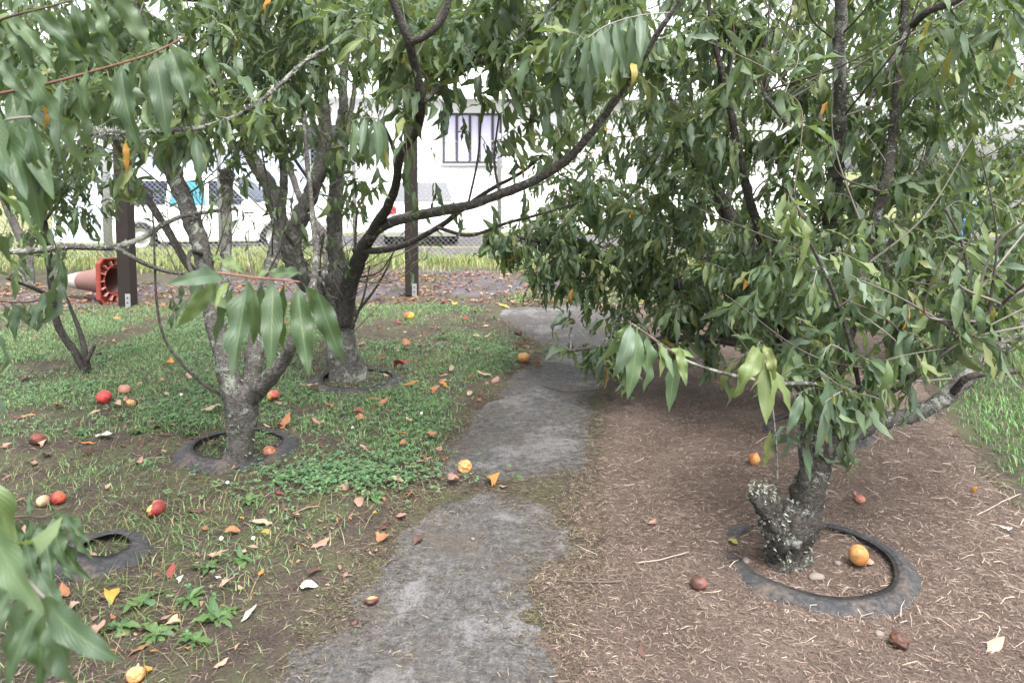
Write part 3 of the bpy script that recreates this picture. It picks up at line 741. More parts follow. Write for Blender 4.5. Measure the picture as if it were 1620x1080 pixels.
            s.twig([a, mid, tip], r0, .0012, nl, max(0.05, 1 - .42 / max(ln, .42)), L=Lmean)
            new = np.array(s.nodes[before:]); k = min(len(new), len(buf) - cnt)
            if k > 0: buf[cnt:cnt + k] = new[:k]; cnt += k
TREES = []
def px_line(l): return [P(*q) for q in l]

# ---- left tree, forked trunk in a tyre
A = Tree(on_ground(376, 742), 'lichened peach tree with low forked trunk rising from the left tyre'); TREES.append(A)
A.limb([(374, 752, 3.13, 29), (377, 725, 3.13, 23), (380, 685, 3.12, 21), (384, 645, 3.1, 24), (388, 612, 3.1, 22)], M_BARK, 'trunk', .3, 22)
a1 = A.limb([(378, 655, 3.1, 17), (364, 595, 3.08, 18), (351, 545, 3.1, 15), (338, 500, 3.15, 14), (326, 440, 3.2, 14), (318, 400, 3.2, 14), (308, 360, 3.25, 14), (292, 320, 3.3, 13), (275, 270, 3.35, 13), (262, 235, 3.4, 12),
        (243, 170, 3.4, 9), (225, 90, 3.4, 7), (210, 0, 3.4, 5), (195, -100, 3.4, 3)], M_BARK, 'branch', .28, 16)
a2 = A.limb([(390, 650, 3.1, 15), (402, 570, 3.15, 15), (412, 500, 3.25, 13), (425, 430, 3.4, 11), (442, 350, 3.6, 8), (448, 270, 3.7, 6), (440, 170, 3.7, 5), (425, 60, 3.7, 4), (420, -60, 3.7, 3)], M_BARK, 'branch', .28, 14)
a3 = A.limb([(392, 635, 3.1, 14), (425, 597, 3.0, 13), (452, 565, 2.95, 11), (472, 525, 2.9, 9), (490, 470, 2.95, 7), (500, 400, 3.1, 5), (490, 300, 3.2, 4), (480, 180, 3.2, 3)], M_BARK, 'branch', .28, 14)
a4 = A.limb([(338, 505, 3.15, 9), (352, 470, 3.2, 9), (357, 400, 3.25, 8), (358, 330, 3.28, 8), (358, 295, 3.28, 9), (359, 278, 3.28, 12), (359, 268, 3.28, 9)], M_BARK_PALE, 'branch', .3, 12)
A.limb([(318, 440, 3.2, 6), (295, 415, 3.3, 6), (262, 360, 3.4, 6), (232, 315, 3.45, 5.5), (195, 250, 3.5, 4), (160, 170, 3.5, 3), (130, 60, 3.5, 2.5)], M_BARK_SMOOTH, 'branch', .15, 9)
a6 = A.limb([(375, 330, 3.3, 2.5), (300, 340, 3.2, 3.2), (265, 352, 3.1, 3.8), (225, 376, 3.0, 4.5), (180, 391, 2.9, 5), (110, 390, 2.8, 5), (60, 396, 2.75, 5.5), (13, 398, 2.7, 5)], M_BARK_PALE, 'branch', .2, 9)
A.limb([(182, 391, 2.9, 4), (220, 413, 2.95, 3.8), (255, 427, 3.0, 3.4), (292, 434, 3.05, 2.6)], M_BARK_PALE, 'branch', .2, 8)
A.limb([(355, 628, 3.1, 3), (320, 606, 3.05, 2.6), (285, 572, 3.0, 2.4), (258, 530, 3.0, 2.2), (247, 470, 3.0, 2), (243, 380, 3.0, 1.6), (240, 300, 3.0, 1.2)], M_BARK_SMOOTH, 'branch', .1, 7)
a9 = A.limb([(520, 75, 2.6, 3), (480, 100, 2.55, 3.2), (430, 145, 2.5, 3.6), (380, 180, 2.45, 4), (320, 202, 2.4, 4.5), (250, 208, 2.35, 4.5), (190, 212, 2.3, 4), (140, 210, 2.3, 4)], M_BARK_PALE, 'branch', .2, 8)
A.limb([(320, 202, 2.4, 2.5), (335, 150, 2.45, 2), (365, 90, 2.5, 1.6)], M_BARK_SMOOTH, 'branch', .1, 6)
for pr, n in ((a1, 170), (a2, 60), (a3, 60), (a4[-14:], 70), (a6, 110), (a9[:], 60), (A.limbs[0], 130)): A.tuft(pr, n, .011)
A.tuft(a9[-10:], 150, .014, ((.4, .41, .37), (.3, .31, .27)))
A.crown([(300, 60, 3.3, 260, 130, .5, 75), (420, 80, 3.5, 130, 140, .5, 40), (200, 150, 3.0, 200, 110, .5, 45), (340, 150, 2.4, 130, 90, .25, 16), (420, 190, 3.4, 90, 90, .3, 14),
         (100, 60, 3.1, 160, 120, .5, 40), (300, -160, 3.2, 300, 120, .7, 45), (330, 40, 4.2, 220, 90, .6, 40), (60, 120, 3.6, 150, 110, .5, 25)], per=12)
for x, y, d in ((430, 215, 3.4), (330, 245, 3.1), (355, 230, 3.2), (270, 500, 2.9), (280, 470, 2.9), (330, 330, 3.1), (380, 300, 3.2), (310, 285, 3.0)):
    A.twig([P(x, y - 45, d), P(x + 6, y - 18, d), P(x + 4, y, d)], .002, .001, 5, .3, L=.085)
for x0, y0, x1, y1 in ((300, 430, 262, 300), (315, 390, 330, 250), (330, 440, 372, 300), (345, 410, 385, 330), (300, 300, 225, 200), (280, 430, 240, 350), (420, 440, 465, 300), (415, 470, 395, 340)):
    A.twig([P(x0, y0, 3.25), P((x0 + x1) / 2 + rng.uniform(-12, 12), (y0 + y1) / 2, 3.2), P(x1, y1, 3.2)], .0045, .0015, 3, .6, L=.07)

# ---- middle tree
B = Tree(on_ground(548, 603), 'rough barked peach tree with long bare limbs in the middle of the lawn'); TREES.append(B)
B.limb([(550, 612, 4.44, 37.4), (547, 585, 4.44, 28.1), (541, 530, 4.44, 23.4), (535, 480, 4.45, 23.4), (534, 435, 4.45, 18.7)], M_BARK_GREY, 'trunk', .34, 26)
b1 = B.limb([(528, 500, 4.4, 17.2), (496, 455, 4.35, 15.6), (464, 412, 4.3, 15.6), (468, 360, 4.3, 14.0), (490, 310, 4.3, 12.5), (510, 250, 4.35, 11.7), (515, 190, 4.4, 10.1), (500, 100, 4.4, 8.6), (490, 0, 4.5, 7.0), (480, -100, 4.5, 4.7)], M_BARK_GREY, 'branch', .3, 18)
b2 = B.limb([(462, 408, 4.3, 14.0), (442, 345, 4.4, 13.3), (425, 290, 4.45, 11.7), (400, 252, 4.5, 10.1), (385, 200, 4.5, 7.8), (370, 100, 4.6, 6.2), (360, 0, 4.6, 4.7), (355, -80, 4.6, 3.1)], M_BARK_GREY, 'branch', .3, 16)
b3 = B.limb([(535, 470, 4.45, 15.6), (530, 380, 4.5, 12.5), (532, 300, 4.55, 10.9), (540, 200, 4.6, 8.6), (545, 100, 4.6, 7.0), (550, 0, 4.7, 5.5), (552, -80, 4.7, 3.9)], M_BARK_GREY, 'branch', .3, 14)
b4 = B.limb([(543, 510, 4.4, 15), (553, 450, 4.3, 14), (572, 400, 4.1, 12), (595, 360, 3.8, 9.5), (612, 330, 3.5, 8), (628, 290, 3.2, 7), (630, 256, 3.0, 7), (640, 232, 2.9, 7), (660, 205, 2.75, 7), (667, 165, 2.6, 7), (660, 110, 2.5, 7),
             (648, 65, 2.4, 7.5), (630, 20, 2.35, 6.5), (612, -35, 2.3, 5)], M_BARK_SMOOTH, 'branch', .14, 12)
B.limb([(649, 67, 2.4, 6), (672, 58, 2.38, 6), (692, 40, 2.35, 6), (708, 10, 2.33, 5.5), (718, -40, 2.3, 4.5)], M_BARK_SMOOTH, 'branch', .12, 9)
B.limb([(631, 258, 3.0, 5), (620, 228, 2.95, 3.2), (610, 205, 2.9, 2.2)], M_BARK_SMOOTH, 'branch', .1, 7)
B.limb([(668, 165, 2.6, 4), (700, 133, 2.6, 4), (740, 108, 2.65, 3.8), (790, 80, 2.7, 3.4), (840, 45, 2.75, 3), (890, 0, 2.8, 2.5)], M_BARK_PALE, 'branch', .12, 8)
b5 = B.limb([(585, 375, 3.9, 8), (610, 355, 3.7, 8.5), (650, 343, 3.4, 8.5), (700, 333, 3.15, 8), (745, 324, 2.95, 7.5), (790, 308, 2.8, 7.5), (840, 288, 2.65, 7.5), (890, 258, 2.5, 7), (925, 222, 2.4, 6.5), (960, 178, 2.3, 6), (1000, 120, 2.2, 5.5),
             (1040, 55, 2.1, 5), (1065, 18, 2.05, 4.5), (1095, -40, 2.0, 3.5)], M_BARK, 'branch', .22, 12)
b6 = B.limb([(562, 396, 4.1, 6), (600, 396, 3.9, 5.5), (644, 386, 3.7, 5), (698, 356, 3.5, 4.5), (729, 333, 3.35, 4), (773, 302, 3.2, 3.4), (822, 275, 3.1, 2.8), (860, 245, 3.0, 2)], M_BARK_SMOOTH, 'branch', .12, 8)
B.limb([(693, 360, 3.5, 3), (744, 372, 3.4, 3), (802, 353, 3.3, 2.6), (858, 338, 3.2, 2.2), (920, 318, 3.1, 1.6)], M_BARK_SMOOTH, 'branch', .1, 7)
for px in ([(560, 470, 4.3, 3.2), (566, 430, 4.25, 3), (562, 380, 4.2, 2.2), (565, 330, 4.2, 1.6)], [(560, 500, 4.3, 2.4), (590, 462, 4.25, 2), (612, 425, 4.2, 1.5), (622, 400, 4.2, 1)],
           [(557, 520, 4.3, 2), (575, 470, 4.2, 1.7), (585, 420, 4.2, 1.2)], [(518, 480, 4.3, 3), (505, 430, 4.2, 2.5), (512, 370, 4.2, 2)], [(465, 390, 4.2, 3), (440, 350, 4.1, 2.4), (425, 300, 4.1, 1.8), (415, 240, 4.1, 1.4)],
           [(500, 300, 4.25, 3), (465, 250, 4.2, 2.5), (430, 190, 4.1, 1.8)], [(790, 308, 2.8, 2.2), (782, 250, 2.8, 1.8), (790, 180, 2.8, 1.4)], [(740, 326, 2.95, 1.8), (756, 250, 2.95, 1.6), (762, 170, 2.95, 1.2)],
           [(560, 440, 4.25, 2), (600, 430, 4.2, 1.5), (625, 395, 4.15, 1)]):
    B.limb(px, M_BARK_SMOOTH, 'branch', .1, 6)
for pr, n in ((B.limbs[0], 330), (b1, 200), (b2, 120), (b3, 60), (b5[:24], 60)): B.tuft(pr, n, .013, ((.26, .27, .22), (.2, .21, .16), (.33, .33, .28)))
B.crown([(560, 50, 4.2, 200, 120, .5, 65), (440, 60, 4.4, 150, 130, .5, 45), (690, 40, 2.7, 160, 80, .35, 36), (840, 60, 2.8, 130, 90, .35, 34), (960, 60, 2.3, 110, 90, .25, 22), (520, 200, 4.3, 90, 80, .4, 18),
         (650, 130, 2.7, 60, 70, .25, 8), (840, 200, 2.8, 60, 60, .3, 6), (540, 330, 4.2, 60, 90, .3, 8), (900, -120, 2.5, 250, 100, .5, 40), (560, -130, 4.0, 260, 110, .6, 40), (620, 10, 3.4, 240, 60, .5, 40), (900, 10, 3.0, 170, 60, .4, 30), (470, 30, 3.2, 120, 70, .3, 18), (760, 20, 3.8, 160, 70, .5, 40), (640, 60, 3.8, 110, 80, .4, 26)], per=11)
# hanging clusters
B.ptwig([(612, 205, 2.4), (600, 190, 2.3), (578, 186, 2.2), (556, 192, 2.15)], .002, .0012, leaves=10, t0=.2, L=.15, droop=1.7, tints=(1, 3, 3, 4), facing=.6)
B.ptwig([(645, 255, 2.4), (640, 200, 2.4), (636, 180, 2.4)], .002, .0012, leaves=5, t0=.2, L=.12, droop=1.6)
for x, y, d in ((770, 250, 2.9), (815, 260, 2.8), (700, 185, 2.6), (735, 210, 2.9), (690, 310, 3.0), (722, 345, 3.2), (780, 350, 3.3), (600, 290, 3.3), (640, 285, 3.1), (830, 320, 3.2), (765, 170, 2.9), (860, 180, 2.6), (820, 150, 2.8), (655, 320, 3.2), (545, 300, 4.0), (575, 340, 4.0), (420, 330, 4.2), (480, 380, 4.1), (545, 420, 4.1)):
    B.twig([P(x - 12, y - 38, d), P(x, y - 20, d), P(x + 3, y, d)], .0018, .001, 5, .3, L=.10, droop=1.3)
for x, y, d, c in ((812, 140, 2.6, 9), (823, 270, 2.7, 9), (607, 255, 2.25, 8), (680, 250, 2.6, 7)): B.add_leaf(P(x, y - 20, d), np.array([0, 0, -1.0]), .075, 1.6, c)

for T, prs in ((A, (a1, a2)), (B, (b1, b2, b3, b4[:40]))):
    for _ in range(22 if T is A else 34):
        pr = prs[rng.integers(len(prs))]; a = pr[rng.integers(len(pr) // 4, int(len(pr) * .8))]; ln = rng.uniform(.25, .6); dr = nrm(np.array([rng.normal() * .8, rng.normal() * .5, .75]))
        e = a[:3] + dr * ln; T.twig([a[:3], (a[:3] + e) / 2 + rng.normal(size=3) * .04, e], .0042, .0013, int(rng.integers(0, 6)), .5, col=(.11, .1, .088), L=.085)

for _ in range(70):
    pr = (B.limbs[0], b1[:30], b3[:26], b4[:26])[rng.integers(4)]; a = pr[rng.integers(0, len(pr))]; ln = rng.uniform(.15, .5); dr = nrm(np.array([rng.normal() * .9, -abs(rng.normal()) * .6, .8]))
    e = a[:3] + dr * ln; B.twig([a[:3], (a[:3] + e) / 2 + rng.normal(size=3) * .04, e], .0036, .0012, 0, col=(.19, .18, .16) if rng.uniform() < .6 else (.08, .07, .06), node=False)
# ---- right front tree on a cut stump
Cc = Tree(on_ground(1248, 905), 'peach tree with a cut mossy stump and leafy limbs at right front'); TREES.append(Cc)
Cc.limb([(1253, 930, 2.31, 42), (1252, 890, 2.31, 34), (1250, 855, 2.31, 34), (1252, 825, 2.31, 32), (1256, 800, 2.32, 24)], M_BARK_STUMP, 'trunk', .5, 32)
c0 = Cc.limb([(1246, 885, 2.30, 20), (1230, 845, 2.27, 22), (1217, 805, 2.25, 21), (1209, 783, 2.24, 22), (1206, 774, 2.24, 18)], M_BARK_STUMP, 'branch', .55, 28)
c1 = Cc.limb([(1258, 880, 2.31, 19), (1270, 820, 2.31, 26), (1282, 770, 2.33, 25), (1294, 730, 2.36, 19), (1303, 690, 2.4, 12), (1313, 650, 2.45, 10), (1327, 590, 2.5, 9.5), (1345, 520, 2.6, 10), (1362, 450, 2.7, 9.5), (1378, 380, 2.8, 9), (1395, 310, 2.85, 9),
              (1408, 240, 2.9, 8), (1418, 160, 2.95, 7.5), (1428, 60, 3, 6.5), (1432, -70, 3, 4)], M_BARK_STUMP, 'branch', .42, 20)
c2 = Cc.limb([(1295, 735, 2.38, 13), (1325, 700, 2.42, 14), (1375, 672, 2.5, 13), (1430, 661, 2.6, 12), (1470, 645, 2.65, 12), (1500, 622, 2.7, 12), (1540, 585, 2.75, 12), (1580, 550, 2.8, 11), (1640, 505, 2.85, 10), (1720, 430, 2.9, 8), (1780, 300, 3.0, 5)], M_BARK_GREY, 'branch', .34, 16)
Cc.limb([(1500, 628, 2.7, 6), (1530, 598, 2.62, 5.5), (1570, 590, 2.6, 5), (1640, 583, 2.55, 4.5), (1720, 560, 2.5, 3)], M_BARK_SMOOTH, 'branch', .12, 9)
c4 = Cc.limb([(1340, 655, 2.45, 7), (1365, 640, 2.4, 6), (1400, 625, 2.36, 5), (1455, 590, 2.3, 4.4), (1500, 550, 2.25, 4), (1550, 505, 2.2, 3.4), (1600, 470, 2.2, 3), (1660, 420, 2.2, 2.4)], M_BARK_SMOOTH, 'branch', .12, 9)
Cc.limb([(1405, 620, 2.36, 4), (1350, 612, 2.32, 4), (1290, 607, 2.25, 3.6), (1230, 606, 2.2, 3.4), (1180, 598, 2.12, 3), (1130, 586, 2.05, 2.6), (1085, 570, 1.98, 2.4), (1040, 540, 1.92, 2), (1000, 512, 1.9, 1.6)], M_BARK_PALE, 'branch', .12, 8)
Cc.limb([(1362, 640, 2.4, 4.4), (1358, 605, 2.38, 4), (1341, 527, 2.32, 3.6), (1313, 447, 2.28, 3.2), (1290, 400, 2.25, 2.8), (1270, 355, 2.22, 2.2), (1255, 300, 2.2, 1.6)], M_BARK_SMOOTH, 'branch', .12, 8)
Cc.limb([(1430, 60, 3.0, 5), (1400, 120, 2.9, 4), (1372, 165, 2.85, 3.5)], M_BARK_SMOOTH, 'branch', .12, 7)
Cc.limb([(1445, 40, 2.5, 6), (1470, 18, 2.4, 6), (1510, 2, 2.35, 6.5), (1570, -30, 2.3, 6)], M_BARK_SMOOTH, 'branch', .12, 9)
Cc.limb([(1500, 520, 2.25, 3), (1530, 440, 2.3, 2.8), (1520, 380, 2.3, 2.4), (1495, 330, 2.3, 2)], M_BARK_SMOOTH, 'branch', .1, 7)
for px in ([(1277, 750, 2.3, 2), (1262, 690, 2.25, 1.8), (1255, 620, 2.2, 1.4)], [(1285, 740, 2.3, 2), (1280, 690, 2.28, 1.6), (1262, 640, 2.25, 1.2)], [(1230, 760, 2.24, 1.6), (1228, 700, 2.2, 1.2), (1222, 640, 2.18, .9)],
           [(1300, 700, 2.4, 4), (1310, 640, 2.45, 4), (1316, 600, 2.5, 3)]):
    Cc.limb(px, M_BARK_PALE, 'branch', .1, 6)
Cc.limb([(1285, 800, 2.31, 10), (1300, 750, 2.33, 10), (1318, 705, 2.38, 9), (1335, 665, 2.42, 7)], M_BARK_GREY, 'branch', .3, 12)
Cc.limb([(1275, 770, 2.31, 9), (1272, 735, 2.3, 9), (1268, 705, 2.3, 7), (1270, 670, 2.3, 4)], M_BARK_GREY, 'branch', .3, 10)
for pr, n in ((c0, 240), (Cc.limbs[0], 150), (c1[:30], 330), (c2[:48], 330), (c1[30:], 60)): Cc.tuft(pr, n, .009, ((.34, .36, .31), (.25, .28, .22), (.16, .17, .13)))
Cc.crown([(1300, 480, 2.45, 130, 120, .3, 48), (1420, 330, 3.05, 170, 170, .4, 72), (1330, 200, 3.3, 170, 150, .4, 60), (1540, 250, 2.95, 130, 230, .45, 72), (1480, 500, 2.4, 130, 90, .3, 34), (1290, 590, 2.3, 110, 50, .25, 26), (1420, 60, 3.2, 230, 110, .5, 60),
          (1590, 430, 2.4, 80, 80, .25, 14), (1420, -140, 2.7, 330, 110, .6, 50), (1300, 650, 2.3, 55, 35, .15, 5), (1560, 60, 2.5, 120, 100, .4, 22), (1200, 100, 2.5, 90, 80, .25, 10)], per=11, dens=1.05)
Cc.ptwig([(1085, 570, 1.98), (1055, 553, 1.93), (1025, 530, 1.9), (995, 510, 1.88)], .0025, .0015, leaves=3, t0=.1, L=.13, droop=1.7, tints=(1, 2, 5, 5, 6), col=(.13, .06, .045), facing=.4)
for bx, by, bd, tx, ty, td, c, k in ((998, 512, 1.88, 978, 600, 1.86, 4, 0), (1008, 518, 1.88, 1002, 634, 1.86, 2, 4), (1022, 528, 1.9, 1028, 622, 1.9, 1, 1), (1045, 542, 1.9, 1040, 596, 1.86, 6, 9), (1074, 545, 1.92, 1082, 612, 1.9, 6, 6), (1000, 510, 1.9, 958, 548, 1.95, 5, 3), (1010, 512, 1.9, 968, 590, 1.95, 2, 12), (1060, 552, 1.93, 1100, 562, 1.95, 6, 4),
                                     (1200, 548, 2.0, 1158, 628, 1.96, 6, 7), (1203, 550, 2.0, 1180, 615, 1.97, 6, 4), (1208, 545, 2.0, 1222, 602, 1.98, 7, 7), (1270, 700, 2.22, 1240, 690, 2.2, 3, 1), (1268, 620, 2.2, 1250, 690, 2.18, 3, 4), (1275, 625, 2.2, 1282, 680, 2.18, 2, 1)):
    Cc.leaf_to(P(bx, by, bd), P(tx, ty, td), c, k)
Cc.ptwig([(1240, 606, 2.2), (1225, 590, 2.1), (1208, 560, 2.02), (1200, 548, 2.0)], .002, .001, leaves=6, t0=.55, L=.16, droop=1.5, tints=(6, 6, 7), facing=.2)
Cc.ptwig([(1275, 360, 2.22), (1262, 330, 2.1), (1240, 300, 2.0)], .002, .001, leaves=10, t0=.1, L=.13, droop=1.4, tints=(5, 6, 6, 7, 2), col=(.22, .07, .05))
Cc.ptwig([(1500, 550, 2.25), (1440, 560, 2.1), (1400, 570, 2.0)], .002, .001, leaves=10, t0=.1, L=.12, droop=1.3)
Cc.ptwig([(1310, 690, 2.4), (1285, 700, 2.3), (1270, 710, 2.25)], .002, .001, leaves=6, t0=.2, L=.11, droop=1.3, tints=(3, 4, 4))
Cc.ptwig([(1325, 690, 2.35), (1340, 700, 2.3), (1345, 720, 2.28)], .002, .001, leaves=5, t0=.2, L=.11, droop=1.3, tints=(3, 4, 4))
Cc.ptwig([(1060, 20, 2.05), (1010, 25, 2.0), (960, 40, 1.95), (930, 60, 1.9)], .002, .001, leaves=14, t0=.2, L=.14, droop=1.6, tints=(1, 2, 3, 4), facing=.5)
Cc.add_leaf(P(1608, 105, 2.3), np.array([0, 0, -1.0]), .09, 1.6, 9)

# ---- dense tree behind, right of the path
D = Tree(on_ground(1290, 672), 'dense dark green peach tree drooping over the right side of the path'); TREES.append(D)
D.limb([(1290, 690, 3.71, 32), (1289, 640, 3.72, 26), (1286, 590, 3.75, 24)], M_BARK_GREY, 'trunk', .3, 18)
D.limb([(1283, 610, 3.75, 14), (1220, 540, 3.9, 12), (1150, 490, 4.1, 11), (1070, 450, 4.3, 9), (990, 420, 4.4, 7), (900, 392, 4.4, 5), (820, 375, 4.4, 3)], M_BARK_SMOOTH, 'branch', .2, 10)
D.limb([(1284, 605, 3.75, 18), (1230, 480, 3.9, 15), (1170, 370, 4.1, 13), (1110, 270, 4.3, 11), (1060, 170, 4.4, 9), (1010, 60, 4.5, 7), (980, -60, 4.6, 5)], M_BARK_SMOOTH, 'branch', .2, 12)
d3 = D.limb([(1287, 605, 3.75, 18), (1300, 480, 3.8, 15), (1315, 350, 3.5, 13), (1325, 230, 3.1, 11), (1328, 120, 2.9, 10), (1330, 0, 2.8, 9), (1330, -100, 2.8, 6)], M_BARK_PALE, 'branch', .3, 12)
D.limb([(1275, 610, 3.75, 14), (1200, 500, 4.4, 12), (1140, 430, 5.0, 10), (1080, 380, 5.4, 8), (1020, 330, 5.8, 6), (950, 280, 6.0, 4)], M_BARK_SMOOTH, 'branch', .2, 9)
D.limb([(1260, 580, 3.8, 9), (1180, 545, 3.85, 8), (1090, 535, 3.85, 6), (980, 545, 3.85, 4), (900, 555, 3.85, 2.5)], M_BARK_SMOOTH, 'branch', .15, 8)
D.limb([(1240, 500, 3.9, 8), (1190, 330, 3.5, 7), (1160, 200, 3.3, 6), (1130, 60, 3.2, 4), (1110, -60, 3.2, 3)], M_BARK_SMOOTH, 'branch', .15, 8)
D.limb([(1245, 195, 3.0, 4), (1210, 150, 3.0, 4), (1180, 108, 3.0, 3)], M_BARK_PALE, 'branch', .15, 7)
D.tuft(d3[20:], 160, .016)
D.crown([(1010, 230, 4.6, 180, 150, .8, 120), (1110, 400, 4.2, 150, 110, .6, 115), (1170, 170, 3.8, 190, 150, .7, 120), (940, 440, 4.3, 105, 70, .35, 60), (960, 545, 3.9, 75, 45, .25, 26), (1230, 400, 3.4, 130, 140, .5, 80), (1090, 40, 3.8, 200, 110, .7, 70),
         (1180, 480, 3.7, 130, 60, .35, 55), (1080, 520, 3.9, 110, 50, .3, 36), (930, 330, 5.2, 110, 90, .6, 45), (860, 395, 4.3, 70, 45, .25, 34), (800, 380, 4.3, 40, 28, .2, 10), (900, 300, 4.4, 70, 80, .3, 22), (1120, -140, 3.9, 330, 120, .8, 60), (1150, 20, 3.4, 260, 60, .6, 55), (880, 60, 4.6, 120, 90, .5, 35), (1020, 330, 4.0, 120, 100, .4, 45), (890, 150, 5.2, 90, 90, .4, 22)], per=13, dens=1.12)

# ---- tree behind on the right over the grass
E = Tree(on_ground(1420, 600), 'peach tree with pale leaning limbs over the grass at the far right'); TREES.append(E)
E.limb([(1420, 612, 4.44, 22), (1420, 570, 4.44, 18), (1424, 530, 4.44, 18)], M_BARK_GREY, 'trunk', .3, 14)
e1 = E.limb([(1422, 545, 4.44, 14), (1445, 490, 4.3, 13), (1475, 440, 4.2, 12), (1520, 395, 4.2, 10), (1580, 345, 4.2, 8), (1650, 280, 4.2, 6)], M_BARK_PALE, 'branch', .25, 11)
E.limb([(1424, 545, 4.44, 12), (1470, 470, 4.5, 11), (1500, 420, 4.6, 10), (1520, 320, 4.6, 8), (1540, 200, 4.6, 7), (1560, 60, 4.6, 5), (1570, -60, 4.6, 3)], M_BARK_PALE, 'branch', .25, 10)
E.limb([(1420, 540, 4.44, 12), (1410, 420, 4.6, 10), (1440, 300, 4.7, 8), (1475, 240, 4.7, 8), (1480, 120, 4.7, 6), (1490, 0, 4.7, 4)], M_BARK_SMOOTH, 'branch', .2, 9)
E.limb([(1423, 540, 4.44, 10), (1500, 500, 4.2, 8), (1580, 470, 4.0, 6), (1680, 430, 3.9, 4)], M_BARK_SMOOTH, 'branch', .2, 8)
E.tuft(e1, 120, .018)
E.crown([(1500, 180, 4.7, 190, 180, .7, 95), (1480, 20, 4.4, 240, 70, .6, 45), (1400, 380, 4.5, 120, 120, .5, 55), (1590, 360, 4.2, 120, 110, .5, 48), (1640, 150, 4.5, 150, 180, .6, 50), (1500, 440, 4.3, 90, 60, .3, 20), (1520, -80, 4.6, 260, 120, .7, 40), (1300, 60, 4.8, 160, 130, .5, 45)], per=11)

for T, prs, n in ((D, D.limbs[1:4] + D.limbs[6:8], 46), (Cc, (c1[20:], c2[30:], c4), 34), (E, E.limbs[1:4], 26)):
    for _ in range(n):
        pr = prs[rng.integers(len(prs))]; a = pr[rng.integers(len(pr) // 4, int(len(pr) * .9))]; ln = rng.uniform(.3, .8); dr = nrm(np.array([rng.normal() * .8, -abs(rng.normal()) * .6, .7]))
        e = a[:3] + dr * ln; T.twig([a[:3], (a[:3] + e) / 2 + rng.normal(size=3) * .05, e], .0048, .0015, int(rng.integers(0, 5)), .6, col=(.16, .145, .125) if rng.uniform() < .6 else (.06, .05, .042), L=.09)

# ---- sapling at left
Hh_ = Tree(on_ground(136, 592), 'slim leaning sapling with two thin stems at the left of the lawn'); TREES.append(Hh_)
Hh_.limb([(138, 598, 4.55, 6.5), (120, 560, 4.5, 6), (95, 520, 4.45, 6), (83, 470, 4.4, 5.5), (76, 400, 4.35, 5), (66, 330, 4.3, 4.5), (50, 250, 4.3, 4), (40, 150, 4.3, 3), (30, 30, 4.3, 2)], M_BARK_SMOOTH, 'trunk', .2, 9)
Hh_.limb([(140, 596, 4.55, 5), (135, 560, 4.5, 5), (128, 530, 4.5, 4), (113, 490, 4.5, 2.6), (105, 470, 4.5, 1.6)], M_BARK_SMOOTH, 'branch', .2, 8)
Hh_.limb([(138, 570, 4.5, 4), (150, 545, 4.5, 3.4)], M_BARK_SMOOTH, 'branch', .2, 7)
Hh_.limb([(84, 470, 4.4, 3), (50, 455, 4.3, 2.6), (10, 440, 4.2, 2)], M_BARK_SMOOTH, 'branch', .2, 7)
Hh_.limb([(70, 350, 4.3, 3), (120, 280, 4.3, 3), (150, 200, 4.3, 2.4), (170, 100, 4.3, 2)], M_BARK_SMOOTH, 'branch', .2, 7)
Hh_.crown([(90, 200, 4.3, 150, 150, .5, 70), (60, 360, 4.2, 90, 60, .3, 16), (160, 90, 4.6, 160, 130, .5, 45), (150, 290, 4.2, 50, 60, .25, 8), (30, 60, 4.3, 160, 150, .5, 40)], per=10)

# ---- near tree left of the camera: only its branch ends reach into view
Fn = Tree((-1.75, 1.55, 0), 'near peach tree at the left edge, its leafy branch ends hanging close', 0); TREES.append(Fn)
def wl3(l): return [tuple(q) for q in l]
def limb3(T, rows, mat, name='branch', n=10, rough=.2):
    pr = catmull(np.array(rows, float), .02); V, Fq = tube_arrays(pr, n, rough, 77); ob(name, fastmesh(name, V - T.base, Fq), mat, T.root)
    T.limbs.append(pr); T.nodes.extend(pr[::3].tolist()); return pr
limb3(Fn, [(-1.75, 1.55, -.1, .09), (-1.74, 1.56, .3, .07), (-1.7, 1.6, .6, .06)], M_BARK, 'trunk', 16, .3)
limb3(Fn, [(-1.7, 1.6, .5, .04), (-1.45, 1.55, .9, .03), (-1.15, 1.45, 1.3, .022), (-.98, 1.38, 1.62, .016), (-.9, 1.35, 1.9, .01)], M_BARK)
limb3(Fn, [(-1.7, 1.6, .5, .04), (-1.75, 1.8, 1.0, .03), (-1.6, 2.0, 1.6, .02), (-1.4, 2.1, 2.1, .012)], M_BARK)
limb3(Fn, [(-1.7, 1.58, .45, .03), (-1.3, 1.3, .65, .02), (-1.0, 1.05, .72, .012), (-.8, .9, .72, .007)], M_BARK_SMOOTH)
def near(px, leaves, L, **k): Fn.ptwig(px, .0032, .0014, leaves=leaves, L=L, big=True, **k)
near([(-120, 170, 1.35), (50, 138, 1.22), (150, 112, 1.2), (240, 85, 1.2), (292, 58, 1.22)], 10, .135, t0=.42, droop=1.7, tints=(10, 11, 0, 1, 2), col=(.13, .065, .05), facing=.5)
near([(-150, 120, 1.3), (-20, 40, 1.25), (80, 10, 1.25), (190, -20, 1.3)], 18, .13, t0=.2, droop=1.2, tints=(10, 11, 0, 1, 2), facing=.3)
near([(-140, 260, 1.1), (-40, 215, 1.05), (10, 190, 1.0), (50, 185, 1.0)], 12, .145, t0=.3, droop=1.7, tints=(10, 11, 0, 1, 2), facing=.5)
near([(-160, 330, 1.0), (-60, 300, .9), (-20, 260, .85)], 7, .13, t0=.4, droop=1.5, tints=(10, 11, 0, 1, 2), facing=.3)
